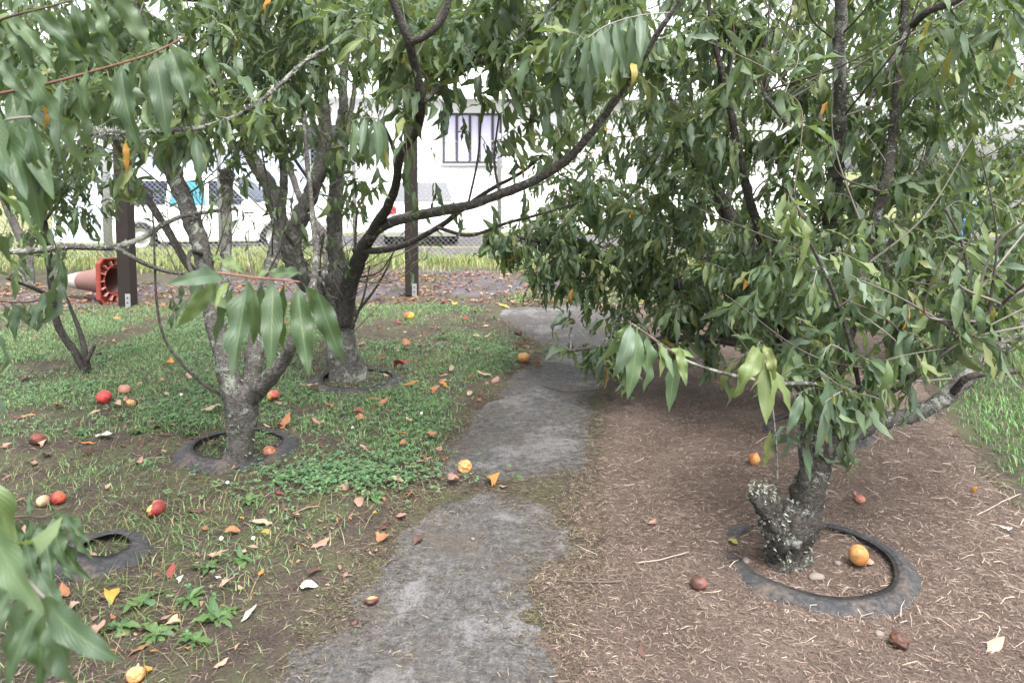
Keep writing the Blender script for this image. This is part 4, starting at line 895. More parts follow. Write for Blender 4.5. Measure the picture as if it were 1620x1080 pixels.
A.limb([(318, 402, 3.2, 4), (303, 398, 2.7, 3.6), (298, 412, 2.0, 3.4), (303, 430, 1.45, 3.2), (306, 437, 1.17, 3.2)], M_BARK_SMOOTH, 'branch', .1, 7)
A.ptwig([(306, 437, 1.17), (340, 431, 1.16), (400, 439, 1.17), (440, 442, 1.18), (474, 446, 1.19)], .0026, .0014, leaves=3, L=.12, big=True, t0=.0, droop=2.0, tints=(1, 1, 3, 2, 5), col=(.15, .075, .055), facing=.75)
for bx, by, bd, tx, ty, td, c, k in ((352, 438, 1.16, 264, 462, 1.08, 4, 0), (345, 440, 1.16, 288, 522, 1.18, 5, 4), (330, 438, 1.17, 277, 498, 1.2, 2, 6), (393, 444, 1.17, 384, 596, 1.1, 3, 1), (362, 446, 1.14, 334, 487, 1.1, 6, 9), (372, 448, 1.19, 350, 552, 1.2, 2, 12),
                                     (432, 446, 1.17, 440, 584, 1.12, 1, 4), (470, 450, 1.18, 486, 598, 1.14, 1, 14), (500, 455, 1.2, 537, 578, 1.22, 3, 6), (480, 448, 1.19, 515, 520, 1.3, 2, 9), (388, 434, 1.17, 338, 402, 1.22, 5, 3), (425, 438, 1.17, 475, 424, 1.25, 2, 1), (405, 440, 1.2, 455, 428, 1.28, 5, 4), (450, 446, 1.2, 462, 560, 1.25, 0, 12), (415, 446, 1.2, 410, 540, 1.24, 2, 6)):
    A.leaf_to(P(bx, by, bd), P(tx, ty, td), {1: 10, 3: 11, 2: 0, 4: 3, 0: 10}.get(c, c), k)
near([(-160, 700, .85), (-60, 720, .72), (-25, 760, .65), (-20, 790, .62)], 3, .135, t0=.35, droop=1.1, tints=(2, 2, 5, 3), facing=.4)
for bx, by, bd, tx, ty, td, c, k in ((-30, 800, .52, 82, 962, .5, 5, 4), (78, 958, .62, 138, 1095, .6, 4, 1), (82, 955, .62, 205, 1028, .6, 3, 0), (62, 955, .62, -5, 1085, .6, 3, 9), (15, 930, .62, -25, 1030, .6, 4, 6), (5, 870, .66, 34, 985, .64, 3, 12), (70, 965, .66, 62, 1090, .66, 1, 14), (40, 930, .68, 30, 1075, .68, 0, 4),
                                     (0, 185, 1.0, 62, 305, .95, 4, 1), (33, 198, 1.02, 98, 312, 1.0, 2, 4), (2, 92, 1.1, 46, 172, 1.08, 4, 9), (44, 102, 1.15, 102, 208, 1.12, 2, 6), (-12, 300, .7, 12, 430, .68, 5, 12), (-20, 150, 1.0, 14, 300, .95, 2, 14), (60, 100, 1.2, 60, 190, 1.2, 1, 1),
                                     (268, 72, 1.2, 312, 166, 1.18, 3, 1), (262, 76, 1.22, 258, 200, 1.2, 2, 4), (296, 72, 1.2, 346, 190, 1.2, 2, 14), (276, 72, 1.24, 246, 214, 1.24, 5, 6), (140, 100, 1.2, 152, 190, 1.2, 5, 12), (225, 88, 1.2, 200, 180, 1.22, 1, 9), (325, 70, 1.3, 360, 140, 1.3, 2, 4),
                                     (60, 828, 1.22, 76, 905, 1.2, 4, 1), (98, 812, 1.22, 146, 852, 1.2, 3, 4), (80, 822, 1.24, 128, 905, 1.22, 3, 6), (50, 818, 1.22, 52, 775, 1.24, 4, 9), (30, 822, 1.25, 28, 890, 1.25, 1, 14), (110, 830, 1.2, 150, 880, 1.18, 4, 4), (70, 840, 1.2, 96, 930, 1.18, 3, 1), (40, 850, 1.2, 60, 945, 1.18, 4, 6), (90, 850, 1.22, 140, 930, 1.2, 1, 9), (15, 840, 1.2, 5, 930, 1.2, 3, 12), (60, 900, .9, 120, 985, .88, 11, 4), (20, 960, .8, 90, 1060, .78, 10, 1)):
    Fn.leaf_to(P(bx, by, bd), P(tx, ty, td), {4: 11, 3: 11, 1: 10, 2: 1, 5: 2}.get(c, c), k)  # darker greens swapped in, canopy shade put into the leaf colour
near([(-160, 900, .8), (-60, 870, .72), (20, 900, .68), (70, 945, .66)], 4, .125, t0=.3, droop=1.1, tints=(10, 11, 0, 1, 2), facing=.6)
near([(-100, 850, 1.3), (20, 818, 1.25), (70, 818, 1.22), (95, 805, 1.22)], 10, .10, t0=.35, droop=1.2, tints=(10, 11, 0, 1, 2), facing=.5)
near([(-120, 600, 1.6), (-40, 545, 1.5), (0, 520, 1.45)], 6, .12, t0=.3, droop=1.3, tints=(1, 3, 0), facing=.4)
near([(-60, 470, 2.2), (20, 478, 2.1), (70, 470, 2.05), (95, 420, 2.0), (85, 380, 2.0)], 13, .115, t0=.3, droop=1.4, tints=(0, 3, 3, 4), facing=.4)
for x, y, c in ((68, 155, 9), (198, 118, 9), (198, 222, 9)): Fn.add_leaf(P(x, y, 1.3), np.array([0, 0, -1.0]), .06, 1.8, c, None, True)
Fn.crown([(-120, 200, 1.7, 200, 260, .3, 26), (60, -120, 1.6, 300, 80, .3, 26), (-200, 600, 1.4, 120, 250, .2, 16), (50, -520, 1.5, 420, 130, .6, 60)], per=9)  # last blob: unseen crown overhead, added to shade the near leaves

# ---- choose the leaves that show largest as parts of their own, join the rest
def finish_trees():
    allp = []; 
    for ti, T in enumerate(TREES):
        for li, (p, Rm, L, k, c, big) in enumerate(T.leaves): allp.append((ti, li, *(p + Rm[:, 1] * L * .5), L))
    a = np.array(allp); x, y, d = proj(a[:, 2:5]); size = a[:, 5] / np.maximum(d, .1)
    inf = (x > -5) & (x < 1625) & (y > -5) & (y < 1085) & (d > .2)
    order = np.argsort(d); cell = {}; vis = np.zeros(len(a), bool)
    for i in order:
        if not inf[i]: continue
        key = (int(x[i] // 12), int(y[i] // 16)); n = cell.get(key, 0); vis[i] = n < 2; cell[key] = n + 1
    for ti, T in enumerate(TREES):
        m = np.where(a[:, 0] == ti)[0]; sc = np.where(inf[m], size[m] * np.where(vis[m], 1, .25), 0); top = m[np.argsort(-sc)][:300]; top = set(a[top][:, 1].astype(int)[sc[np.argsort(-sc)][:300] > 0])
        acc = {}
        for li, (p, Rm, L, k, c, big) in enumerate(T.leaves):
            if li in top:
                o = bpy.data.objects.new('leaf', leaf_mesh(k, c, big)); COL.objects.link(o); o.parent = T.root
                M = Matrix(Rm.tolist()).to_4x4() @ Matrix.Scale(L, 4); M.translation = Vector((p - T.base).tolist()); o.matrix_local = M
            else: acc.setdefault(k, []).append((p - T.base, Rm * L, TCOL[c]))
        A_ = Acc()
        for k, lst in acc.items():
            V0, F0, U0 = SH_LO[k]; n = len(lst); Ps = np.array([q[0] for q in lst]); Rs = np.array([q[1] for q in lst]); Cs = np.array([q[2] for q in lst]) * rng.uniform(.8, 1.25, (n, 1))
            V = np.einsum('nij,vj->nvi', Rs, V0) + Ps[:, None]
            Fq = (F0[None] + (np.arange(n) * len(V0))[:, None, None]).reshape(-1, 4)
            A_.add(V.reshape(-1, 3), Fq, np.repeat(Cs, len(V0), 0), np.tile(U0, (n, 1)))
        if A_.n: tag(ob('foliage', A_.mesh('foliage'), M_LEAF, T.root), kind='stuff')
        if T.twigs.n: tag(ob('twigs', T.twigs.mesh('twigs'), M_TWIG, T.root), kind='stuff')
        if T.lich.n: tag(ob('lichen', T.lich.mesh('lichen', False), M_LICHEN, T.root), kind='stuff')
    print('leaves', len(a), 'in frame', int(inf.sum()))
finish_trees()

# ---- orchard trees further back
def back_tree(px, py, label, limbs, blobs, n=10):
    T = Tree(on_ground(px, py), label); d = proj(T.base)[2][0]
    T.limb([(px, py + 6, d, 14), (px + 2, py - 30, d, 11), (px - 2, py - 70, d, 10)], M_BARK_GREY, 'trunk', .25, 10)
    for l in limbs: T.limb([(px, py - 60, d, 8)] + l, M_BARK_SMOOTH, 'branch', .2, 8)
    T.crown(blobs, per=n, dens=1.0); return T
T1 = back_tree(1120, 470, 'hidden peach tree far behind the path on the right', [[(1060, 330, 7.2, 6), (1000, 200, 7.2, 4), (960, 60, 7.2, 3)], [(1150, 320, 7.2, 6), (1180, 180, 7.2, 4), (1200, 40, 7.2, 3)]],
               [(1060, 300, 7.2, 130, 140, .8, 60), (1180, 250, 7.2, 140, 190, .8, 75), (1010, 120, 7.2, 110, 110, .7, 40), (1150, 60, 7.2, 160, 120, .8, 40), (1120, 400, 7.0, 130, 50, .6, 28)])
T2 = back_tree(1400, 462, 'peach tree at the back right beyond the grass', [[(1340, 330, 7.6, 6), (1300, 200, 7.6, 4), (1280, 60, 7.6, 3)], [(1450, 320, 7.6, 6), (1500, 200, 7.6, 4), (1560, 60, 7.6, 3)]],
               [(1340, 260, 7.6, 130, 150, .8, 60), (1480, 270, 7.6, 130, 110, .8, 50), (1440, 90, 7.6, 200, 120, .8, 60), (1590, 200, 7.4, 110, 130, .7, 60), (1300, 130, 7.4, 130, 130, .7, 45), (1560, 60, 7.4, 140, 90, .7, 40)])
T3 = back_tree(40, 452, 'peach tree at the back left behind the fallen cone', [[(0, 300, 8.2, 5), (-40, 160, 8.2, 4)], [(90, 280, 8.2, 5), (130, 140, 8.2, 4), (150, 30, 8.2, 3)]],
               [(60, 170, 8.2, 150, 120, .8, 60), (170, 90, 8.4, 150, 110, .8, 45), (10, 60, 8.2, 160, 110, .8, 45), (40, 330, 8.2, 60, 40, .5, 9)])
T4 = back_tree(520, 446, 'peach tree in the distance behind the middle trunk', [[(470, 300, 8.6, 5), (430, 160, 8.6, 4), (410, 60, 8.6, 3)], [(540, 280, 8.6, 5), (560, 140, 8.6, 4), (570, 30, 8.6, 3)]],
               [(430, 110, 8.6, 130, 100, .7, 50), (560, 90, 8.6, 100, 90, .7, 34), (480, 230, 8.6, 50, 60, .5, 12), (640, 40, 8.6, 90, 60, .6, 18)])
_keep = TREES; TREES = [T1, T2, T3, T4]; finish_trees(); TREES = _keep + TREES

# ------------------------------------------------------------------ ground cover
def strips(x, y, z, h, w, az, lean, curl, tint, flat=False):
    """blades: six vertices, two quads each"""
    n = len(x); b = np.stack([x, y, z], 1); dr = np.stack([np.cos(az), np.sin(az), np.zeros(n)], 1); sd = np.stack([-np.sin(az), np.cos(az), np.zeros(n)], 1)
    up = np.array([0, 0, 1.0])
    m = b + dr * (h * lean * .35)[:, None] + up * (h * .55)[:, None]
    t = b + dr * (h * (lean * .9 + curl * .3))[:, None] + up * (h * (1 - curl * .35))[:, None]
    W = (w * .5)[:, None]
    V = np.stack([b - sd * W, b + sd * W, m + sd * W * .85, m - sd * W * .85, t + sd * W * .15, t - sd * W * .15], 1).reshape(-1, 3)
    k = (np.arange(n) * 6)[:, None]; Fq = np.vstack([k + np.array([[0, 1, 2, 3]]), k + np.array([[3, 2, 4, 5]])])
    return V, Fq, np.repeat(tint, 6, 0)
def sample(poly, n, dens=None, lim=None):
    p = np.array(poly); x = rng.uniform(p[:, 0].min(), p[:, 0].max(), n); y = rng.uniform(p[:, 1].min(), p[:, 1].max(), n)
    if lim: 
        k = (x > lim[0]) & (x < lim[1]) & (y > lim[2]) & (y < lim[3]); x, y = x[k], y[k]
    k = np.abs(x) < y * .85 + .7; x, y = x[k], y[k]
    k = poly_sd(poly, x, y) > 0; x, y = x[k], y[k]
    if dens is not None:
        k = rng.uniform(0, 1, len(x)) < dens(x, y); x, y = x[k], y[k]
    return x, y
def pick(cols, w, n, var=.25):
    c = np.array(cols)[rng.choice(len(cols), n, p=np.array(w) / np.sum(w))]; return c * rng.uniform(1 - var, 1 + var, (n, 1))
def grass(name, label, x, y, h0, h1, cols, w, width=(.0022, .0045), kind='grass', lean=.6):
    n = len(x); h = rng.uniform(h0, h1, n) * (1 + .35 * fbm2(x, y, 3.5, 61, 2))
    V, Fq, T = strips(x, y, surf_z(x, y) - .004, h, rng.uniform(*width, n), rng.uniform(0, 6.283, n), rng.uniform(.1, 1.6, n) * lean, rng.uniform(0, 1.2, n), pick(cols, w, n))
    o = ob(name, fastmesh(name, V, Fq, T), M_GRASS); tag(o, label, kind, kind='stuff'); return o
GREENS = [(.115, .22, .07), (.15, .265, .095), (.115, .215, .1), (.2, .29, .12), (.33, .29, .18)]
LAWN = gp([(-700, 492), (420, 482), (760, 484), (800, 506), (840, 532), (862, 562), (808, 602), (765, 640), (738, 680), (718, 710), (706, 755), (690, 795), (640, 830), (590, 885), (540, 940), (480, 1000), (420, 1050), (390, 1120), (250, 1700), (-1500, 1700), (-1500, 800)])
BARE = [(G(300, 775)[:2], .52, .28), (G(400, 745)[:2], .34, .2), (G(150, 712)[:2], .5, .16), (G(40, 660)[:2], .4, .14), (G(548, 606)[:2], .26, .2), (G(660, 790)[:2], .3, .16), (G(640, 520)[:2], .14, .12), (G(700, 545)[:2], .1, .1)]
TYR = [(G(377, 714)[:2], .285), (G(566, 604)[:2], .3), (G(160, 882)[:2], .175)]
def lawn_d(x, y):
    e = poly_sd(LAWN, x, y); d = sstep(0, .3, e + .18 * fbm2(x, y, 4, 71, 3)) 
    for (c, rx, ry) in BARE: d = d * (1 - .96 * np.exp(-(((x - c[0]) / rx) ** 2 + ((y - c[1]) / ry) ** 2) ** 1.5))
    for (c, r_) in TYR: d = d * (1 - .93 * np.exp(-((np.hypot(x - c[0], y - c[1]) - r_ * .8) / (r_ * .3)) ** 4))
    nz = fbm2(x, y, 2.4, 72, 4)
    near_ = .1 + .9 * sstep(2.1, 3.2, y)
    return np.clip(d * near_ * (.62 + 1.8 * nz), .02, 1) * (e > 0)
lx, ly = sample(LAWN, 600000, lambda x, y: lawn_d(x, y) * np.clip(3.6 / y, .5, 1))
q = ly < 2.75
grass('lawn_grass', 'short green lawn grass left of the concrete path', lx, ly, .012, .036, GREENS, (5, 5, 4, 3, 1.2), (.0025, .0048), lean=1.0)
# dry, straggly grass among the weeds near the camera
lx, ly = sample(LAWN, 130000, lambda x, y: .8 * (1 - sstep(2.6, 3.6, y)) * sstep(-.05, .3, poly_sd(LAWN, x, y)) * (.6 + .8 * fbm2(x, y, 3, 75, 3)))
grass('dry_grass', 'dry brownish grass among weeds at the lower left', lx, ly, .015, .055, [(.23, .19, .1), (.16, .17, .06), (.1, .15, .05), (.3, .26, .17)], (4, 4, 4, 2), (.0013, .0028), lean=1.9)
RGR = gp([(1425, 522), (1474, 590), (1482, 645), (1530, 696), (1570, 742), (1622, 797), (1760, 868), (2400, 1010), (2400, 505), (1480, 500)])
lx, ly = sample(RGR, 110000, lambda x, y: np.clip(.5 + .8 * fbm2(x, y, 2, 81, 3) + sstep(0, .3, poly_sd(RGR, x, y)) * .4, 0, 1) * sstep(0, .06, poly_sd(RGR, x, y) + .06 * fbm2(x, y, 9, 82)))
grass('long_grass', 'bright green longer grass at the right edge beyond the mulch', lx, ly, .018, .05, [(.1, .22, .06), (.13, .26, .08), (.085, .19, .07), (.2, .26, .1)], (5, 4, 3, 2), (.003, .0065))
FARG = [(-.2, 6.9), (2.3, 6.7), (9, 5.4), (12, 9.5), (6, 10.5), (1.0, 9.2), (.4, 7.6)]
lx, ly = sample(FARG, 60000, lambda x, y: np.clip(.6 + fbm2(x, y, 1.2, 91, 3), 0, 1))
grass('rear_grass', 'green grass under the rear right trees', lx, ly, .05, .12, [(.11, .21, .06), (.15, .24, .08), (.2, .24, .1)], (4, 4, 2), (.005, .01))
ROUGH = [(-11, 9.0), (-5, 8.7), (-1.2, 8.75), (1.0, 8.9), (4, 9.6), (5.5, 11.4), (.2, 11.4), (-1.7, 11.9), (-3.3, 14.1), (-9, 15.2), (-14, 14)]
lx, ly = sample(ROUGH, 90000, lambda x, y: np.clip(.55 + 1.2 * fbm2(x, y, 1.1, 95, 3), .05, 1) * sstep(0, .25, poly_sd(ROUGH, x, y)))
grass('rough_grass', 'tall pale rough grass along the wire fence', lx, ly, .06, .2, [(.17, .23, .07), (.24, .27, .1), (.32, .29, .15), (.12, .19, .06)], (4, 4, 3, 2), (.006, .013))
# clover
cx_, cy_ = sample(LAWN, 110000, lambda x, y: np.clip(lawn_d(x, y) * sstep(.0, .25, fbm2(x, y, 1.7, 77, 3) + .16), 0, 1) * .9)
pc = G(545, 762); n2 = 1100
cx_ = np.concatenate([cx_, pc[0] + rng.normal(0, .2, n2)]); cy_ = np.concatenate([cy_, pc[1] + rng.normal(0, .1, n2)])
n = len(cx_); cz = surf_z(cx_, cy_) + rng.uniform(.012, .042, n); T = pick([(.1, .2, .085), (.13, .24, .1), (.085, .175, .09), (.155, .25, .11)], (4, 4, 3, 2), n); az = rng.uniform(0, 6.283, n); S = rng.uniform(.005, .011, n)
acc = Acc()
for j in range(3):
    a = az + j * 2.094; dr = np.stack([np.cos(a), np.sin(a), rng.uniform(-.35, .45, n)], 1); sd = np.stack([-np.sin(a), np.cos(a), rng.uniform(-.3, .3, n)], 1); c = np.stack([cx_, cy_, cz], 1); s_ = S[:, None]
    V = np.stack([c, c + dr * s_ * .75 + sd * s_ * .62, c + dr * s_ * 1.35, c + dr * s_ * .75 - sd * s_ * .62], 1).reshape(-1, 3)
    acc.add(V, np.arange(n * 4).reshape(-1, 4), np.repeat(T, 4, 0))
tag(ob('clover', acc.mesh('clover', False), M_GRASS), 'low green clover spread through the lawn', 'clover', kind='stuff')
# dry strands: clippings over the mulch, dead grass over bare soil and creeping on to the path
def strands(name, label, x, y, l0, l1, cols, w, wd=(.0009, .0022), lift=.006, cat='mulch'):
    n = len(x); L = rng.uniform(l0, l1, n) * rng.uniform(.5, 1, n); az = rng.uniform(0, 6.283, n); bend = rng.normal(0, .5, n)
    z = surf_z(x, y) + rng.uniform(.0005, lift, n)
    p0 = np.stack([x, y, z], 1); a2 = az + bend; p1 = p0 + np.stack([np.cos(az) * L / 2, np.sin(az) * L / 2, rng.uniform(-.1, .28, n) * L * .5], 1); p2 = p1 + np.stack([np.cos(a2) * L / 2, np.sin(a2) * L / 2, rng.uniform(-.35, .15, n) * L * .5], 1)
    W = (rng.uniform(*wd, n) / 2)[:, None]; s1 = np.stack([-np.sin(az), np.cos(az), rng.uniform(-.6, .6, n)], 1) * W
    V = np.stack([p0 - s1, p0 + s1, p1 + s1, p1 - s1, p2 + s1 * .5, p2 - s1 * .5], 1).reshape(-1, 3)
    k = (np.arange(n) * 6)[:, None]; Fq = np.vstack([k + np.array([[0, 1, 2, 3]]), k + np.array([[3, 2, 4, 5]])])
    tag(ob(name, fastmesh(name, V, Fq, np.repeat(pick(cols, w, n, .35), 6, 0), smooth=False), M_STRAW), label, cat, kind='stuff')
STRAWC = [(.18, .13, .104), (.128, .09, .072), (.25, .193, .156), (.34, .285, .24), (.063, .043, .035)]
mx, my = sample(MULCH, 450000, lambda x, y: np.clip(2.6 / y, .12, 1) ** 1.6 * np.clip(.75 + .5 * fbm2(x, y, 3, 55, 3), .2, 1), (-1, 4, 1.2, 6.5))
strands('clipping_mulch', 'brown dry grass clippings covering the ground right of the path', mx, my, .012, .042, STRAWC, (5, 5, 3, .8, 4), (.0006, .0017))
mx, my = sample(MULCH, 6000, lambda x, y: np.clip(.1 + 1.5 * sstep(.9, 2.0, x) * (1 - sstep(2.4, 4, y)), 0, 1), (-1, 4, 1.2, 5))
strands('pale_straw', 'pale straw strands scattered over the mulch at the right', mx, my, .04, .12, [(.4, .34, .28), (.32, .26, .2)], (1, 1), (.001, .002), .012, 'straw')
EDGE = gp([(380, 1300), (430, 1060), (520, 930), (620, 820), (690, 700), (760, 620), (830, 570), (790, 500), (1010, 480), (1010, 560), (960, 640), (960, 760), (960, 900), (920, 1060), (950, 1300)])
def edge_d(x, y):
    m = path_m(x, y); return np.where(m < .03, 1.0, np.where(m < .12, .42, .11)) * np.clip(2.8 / y, .2, 1)
mx, my = sample(EDGE, 190000, edge_d)
strands('dead_grass', 'dead brown grass and moss along the edges of the concrete path', mx, my, .008, .034, [(.135, .108, .075), (.09, .07, .052), (.2, .165, .12), (.115, .115, .055), (.04, .031, .026)], (4, 4, 1.6, 2, 4), cat='dead grass')
mx, my = sample(LAWN, 360000, lambda x, y: np.clip(.8 - lawn_d(x, y) * 1.5, .06, 1) * np.clip(3 / y, .15, 1))
strands('lawn_thatch', 'brown dead thatch and crumbs on bare soil between the grass', mx, my, .012, .05, [(.13, .1, .075), (.085, .062, .048), (.22, .175, .13), (.05, .036, .03)], (4, 4, 2, 3), cat='thatch')

# ------------------------------------------------------------------ fallen leaves
FCOL = {'orange brown': (.38, .165, .085), 'yellow': (.5, .32, .06), 'pinkish brown': (.38, .22, .175), 'red': (.26, .055, .05), 'tan': (.46, .33, .235), 'dark brown': (.1, .05, .04), 'cream': (.55, .54, .45), 'orange': (.48, .2, .055), 'yellow green': (.3, .31, .08)}
def dead_shape(k):
    r = np.random.default_rng(500 + k); V, Fq, U = leaf_shape(200 + k, 5, 8); V = V.copy(); V[:, 0] *= r.uniform(1.5, 2.3)
    cu = r.uniform(-2.2, 2.2); V[:, 2] = .1 * r.normal() * V[:, 1] + cu * V[:, 0] ** 2 * 2 + r.uniform(-.9, .9) * (V[:, 1] - .5) ** 2 + .06 * noise3(V * 7, k)
    V[:, 2] -= V[:, 2].min(); V[:, 1] -= .5; return V, Fq, U
DS = [dead_shape(k) for k in range(10)]; _dm = {}
def dead_mesh(k, col):
    if (k, col) not in _dm:
        V, Fq, U = DS[k]; m = fastmesh('fallen_leaf', V, Fq, np.broadcast_to(FCOL[col], (len(V), 3)), U); m.materials.append(M_DEAD); _dm[(k, col)] = m
    return _dm[(k, col)]
MARKS = [((377, 714), 'beside the left tyre'), ((566, 604), 'by the middle tree'), ((1293, 902), 'near the right stump tyre'), ((158, 880), 'near the lower left tyre'), ((735, 735), 'by the orange peach on the path'),
         ((203, 487), 'near the left timber post'), ((652, 469), 'near the right timber post'), ((480, 935), 'at the near left edge of the path'), ((245, 805), 'near the bitten red peach'), ((828, 566), 'where grass meets the far path'), ((165, 631), 'near the bright red peach'),
         ((640, 500), 'on the far lawn'), ((560, 700), 'on the lawn left of the path'), ((60, 1000), 'in the near left corner'), ((1200, 600), 'on the mulch under the dense tree'), ((1560, 1000), 'on the mulch in the near right corner'), ((1000, 900), 'on the mulch beside the path')]
MW = [(np.array(G(*m[0])[:2]), m[1]) for m in MARKS]
def place_of(p): return min(MW, key=lambda m: (m[0][0] - p[0]) ** 2 + (m[0][1] - p[1]) ** 2)[1]
def fallen(px, py, Lpx, col, k=None, world=None, L=None):
    p = on_ground(px, py) if world is None else world
    d = math.hypot(p[1], CAMH); L = L or Lpx * d / F * 1.1
    o = ob('fallen_leaf', dead_mesh(int(rng.integers(10)) if k is None else k, col)); lift = .004 + .032 * float(lawn_d(np.array([p[0]]), np.array([p[1]]))[0]); o.location = (p[0], p[1], p[2] + lift)
    o.rotation_euler = (rng.uniform(-.35, .35), rng.uniform(-.35, .35), rng.uniform(0, 6.28)); o.scale = (L, L, L)
    sz = 'small' if L < .05 else ('large' if L > .085 else 'medium')
    tag(o, f'{sz} {col} fallen leaf {place_of(p)}', 'leaf', f'{sz} {col} fallen leaves {place_of(p)}')
for x, y, l, c in ((181, 948, 44, 'yellow'), (482, 936, 34, 'cream'), (394, 981, 32, 'cream'), (278, 929, 22, 'cream'), (343, 922, 14, 'cream'), (497, 912, 36, 'dark brown'), (412, 916, 20, 'orange'), (270, 915, 32, 'red'), (362, 848, 30, 'orange brown'),
                   (325, 842, 28, 'orange brown'), (385, 827, 24, 'yellow'), (418, 832, 34, 'tan'), (465, 826, 36, 'tan'), (472, 870, 24, 'pinkish brown'), (512, 866, 38, 'pinkish brown'), (380, 880, 24, 'tan'), (348, 888, 26, 'pinkish brown'), (330, 893, 30, 'tan'),
                   (150, 1010, 40, 'pinkish brown'), (157, 1042, 34, 'orange'), (245, 995, 42, 'pinkish brown'), (280, 992, 30, 'tan'), (105, 950, 40, 'orange brown'), (140, 895, 48, 'pinkish brown'), (135, 905, 40, 'dark brown'), (618, 771, 40, 'tan'), (632, 826, 34, 'pinkish brown'), (665, 856, 28, 'dark brown'),
                   (770, 772, 46, 'orange'), (715, 770, 32, 'pinkish brown'), (800, 775, 24, 'tan'), (700, 712, 26, 'pinkish brown'), (675, 735, 30, 'pinkish brown'), (570, 805, 30, 'pinkish brown'), (545, 780, 26, 'pinkish brown'), (223, 740, 26, 'pinkish brown'), (165, 697, 40, 'cream'), (138, 707, 22, 'orange'),
                   (183, 648, 28, 'tan'), (200, 640, 26, 'pinkish brown'), (272, 583, 26, 'orange'), (300, 610, 20, 'tan'), (330, 660, 44, 'tan'), (490, 623, 34, 'tan'), (525, 657, 30, 'orange brown'), (570, 663, 28, 'red'), (450, 680, 44, 'orange brown'), (490, 685, 30, 'pinkish brown'), (640, 700, 22, 'orange'), (650, 680, 20, 'tan'),
                   (640, 556, 26, 'orange brown'), (590, 505, 24, 'orange brown'), (630, 514, 22, 'red'), (735, 510, 22, 'red'), (717, 486, 22, 'yellow'), (800, 487, 22, 'yellow'), (712, 592, 20, 'tan'), (648, 617, 28, 'orange'), (680, 628, 30, 'orange brown'), (705, 614, 24, 'orange'), (608, 645, 24, 'orange brown'),
                   (632, 588, 34, 'red'), (590, 640, 22, 'orange brown'), (785, 605, 30, 'pinkish brown'), (770, 600, 30, 'tan'), (744, 630, 26, 'tan'), (823, 550, 22, 'orange'), (853, 580, 18, 'orange'), (750, 497, 22, 'orange brown'), (900, 452, 22, 'orange'), (870, 478, 22, 'red'), (182, 512, 18, 'orange'), (10, 470, 26, 'orange'),
                   (1160, 881, 34, 'yellow green'), (1028, 840, 24, 'pinkish brown'), (1010, 1048, 36, 'dark brown'), (1570, 1042, 44, 'tan'), (1600, 855, 26, 'cream'), (1378, 910, 36, 'tan'), (1355, 798, 16, 'pinkish brown'), (1512, 694, 20, 'tan'), (1548, 790, 22, 'orange'), (1280, 600, 24, 'orange'), (1160, 540, 22, 'orange brown'), (1135, 548, 24, 'red'),
                   (1090, 500, 26, 'orange brown'), (1200, 500, 26, 'orange brown'), (60, 712, 24, 'tan'), (95, 650, 24, 'orange brown'), (250, 690, 20, 'dark brown'), (310, 705, 26, 'dark brown'), (345, 712, 22, 'pinkish brown'), (425, 720, 22, 'tan'), (440, 712, 20, 'pinkish brown'), (210, 1075, 34, 'tan'), (588, 655, 18, 'red'), (655, 745, 18, 'tan')):
    fallen(x, y, l, c)
fx, fy = sample(LAWN, 1000, lambda x, y: .25 + .5 * np.clip(1 - lawn_d(x, y), 0, 1), (-3, 1, 1.7, 6.6))
cl = ['orange brown', 'pinkish brown', 'tan', 'dark brown', 'tan', 'red', 'pinkish brown', 'dark brown']
for x, y in zip(fx[:185], fy[:185]): fallen(0, 0, 0, cl[rng.integers(len(cl))], None, np.array([x, y, float(surf_z(x, y)[0])]), rng.uniform(.045, .09))
# brown leaf litter along the far edge, too small to pick apart
LIT = gp([(-300, 505), (200, 496), (640, 484), (760, 484), (980, 490), (1330, 484), (1330, 440), (1000, 428), (860, 432), (640, 430), (300, 450), (-300, 456)])
lx, ly = sample(LIT, 24000, lambda x, y: np.clip(.5 + fbm2(x, y, 2, 99, 3), .05, 1)); acc = Acc(); lz = np.maximum(surf_z(lx, ly), cross_z(lx, ly))
names = list(FCOL.values()); wts = np.array([3, .5, 5, .8, 3, 4, .3, .6, .1]); wts /= wts.sum()
for i in range(min(len(lx), 7500)):
    V, Fq, U = DS[i % 10]; a = rng.uniform(0, 6.28); L = rng.uniform(.025, .08); c, s_ = math.cos(a) * L, math.sin(a) * L
    v = V.reshape(8, 5, 3)[::7, ::2].reshape(-1, 3) if False else V.reshape(8, 5, 3)[[0, 3, 5, 7]][:, [0, 2, 4]].reshape(-1, 3)
    q4 = np.array([[r_ * 3 + k_, r_ * 3 + k_ + 1, r_ * 3 + k_ + 4, r_ * 3 + k_ + 3] for r_ in range(3) for k_ in range(2)])
    W = np.stack([v[:, 0] * c - v[:, 1] * s_ + lx[i], v[:, 0] * s_ + v[:, 1] * c + ly[i], v[:, 2] * L + lz[i] + .003], 1)
    acc.add(W, q4, np.array(names[rng.choice(len(names), p=wts)]) * .8)
tag(ob('leaf_litter', acc.mesh('leaf_litter'), M_DEAD), 'brown leaf litter strewn along the far edge of the lawn', 'leaf litter', kind='stuff')

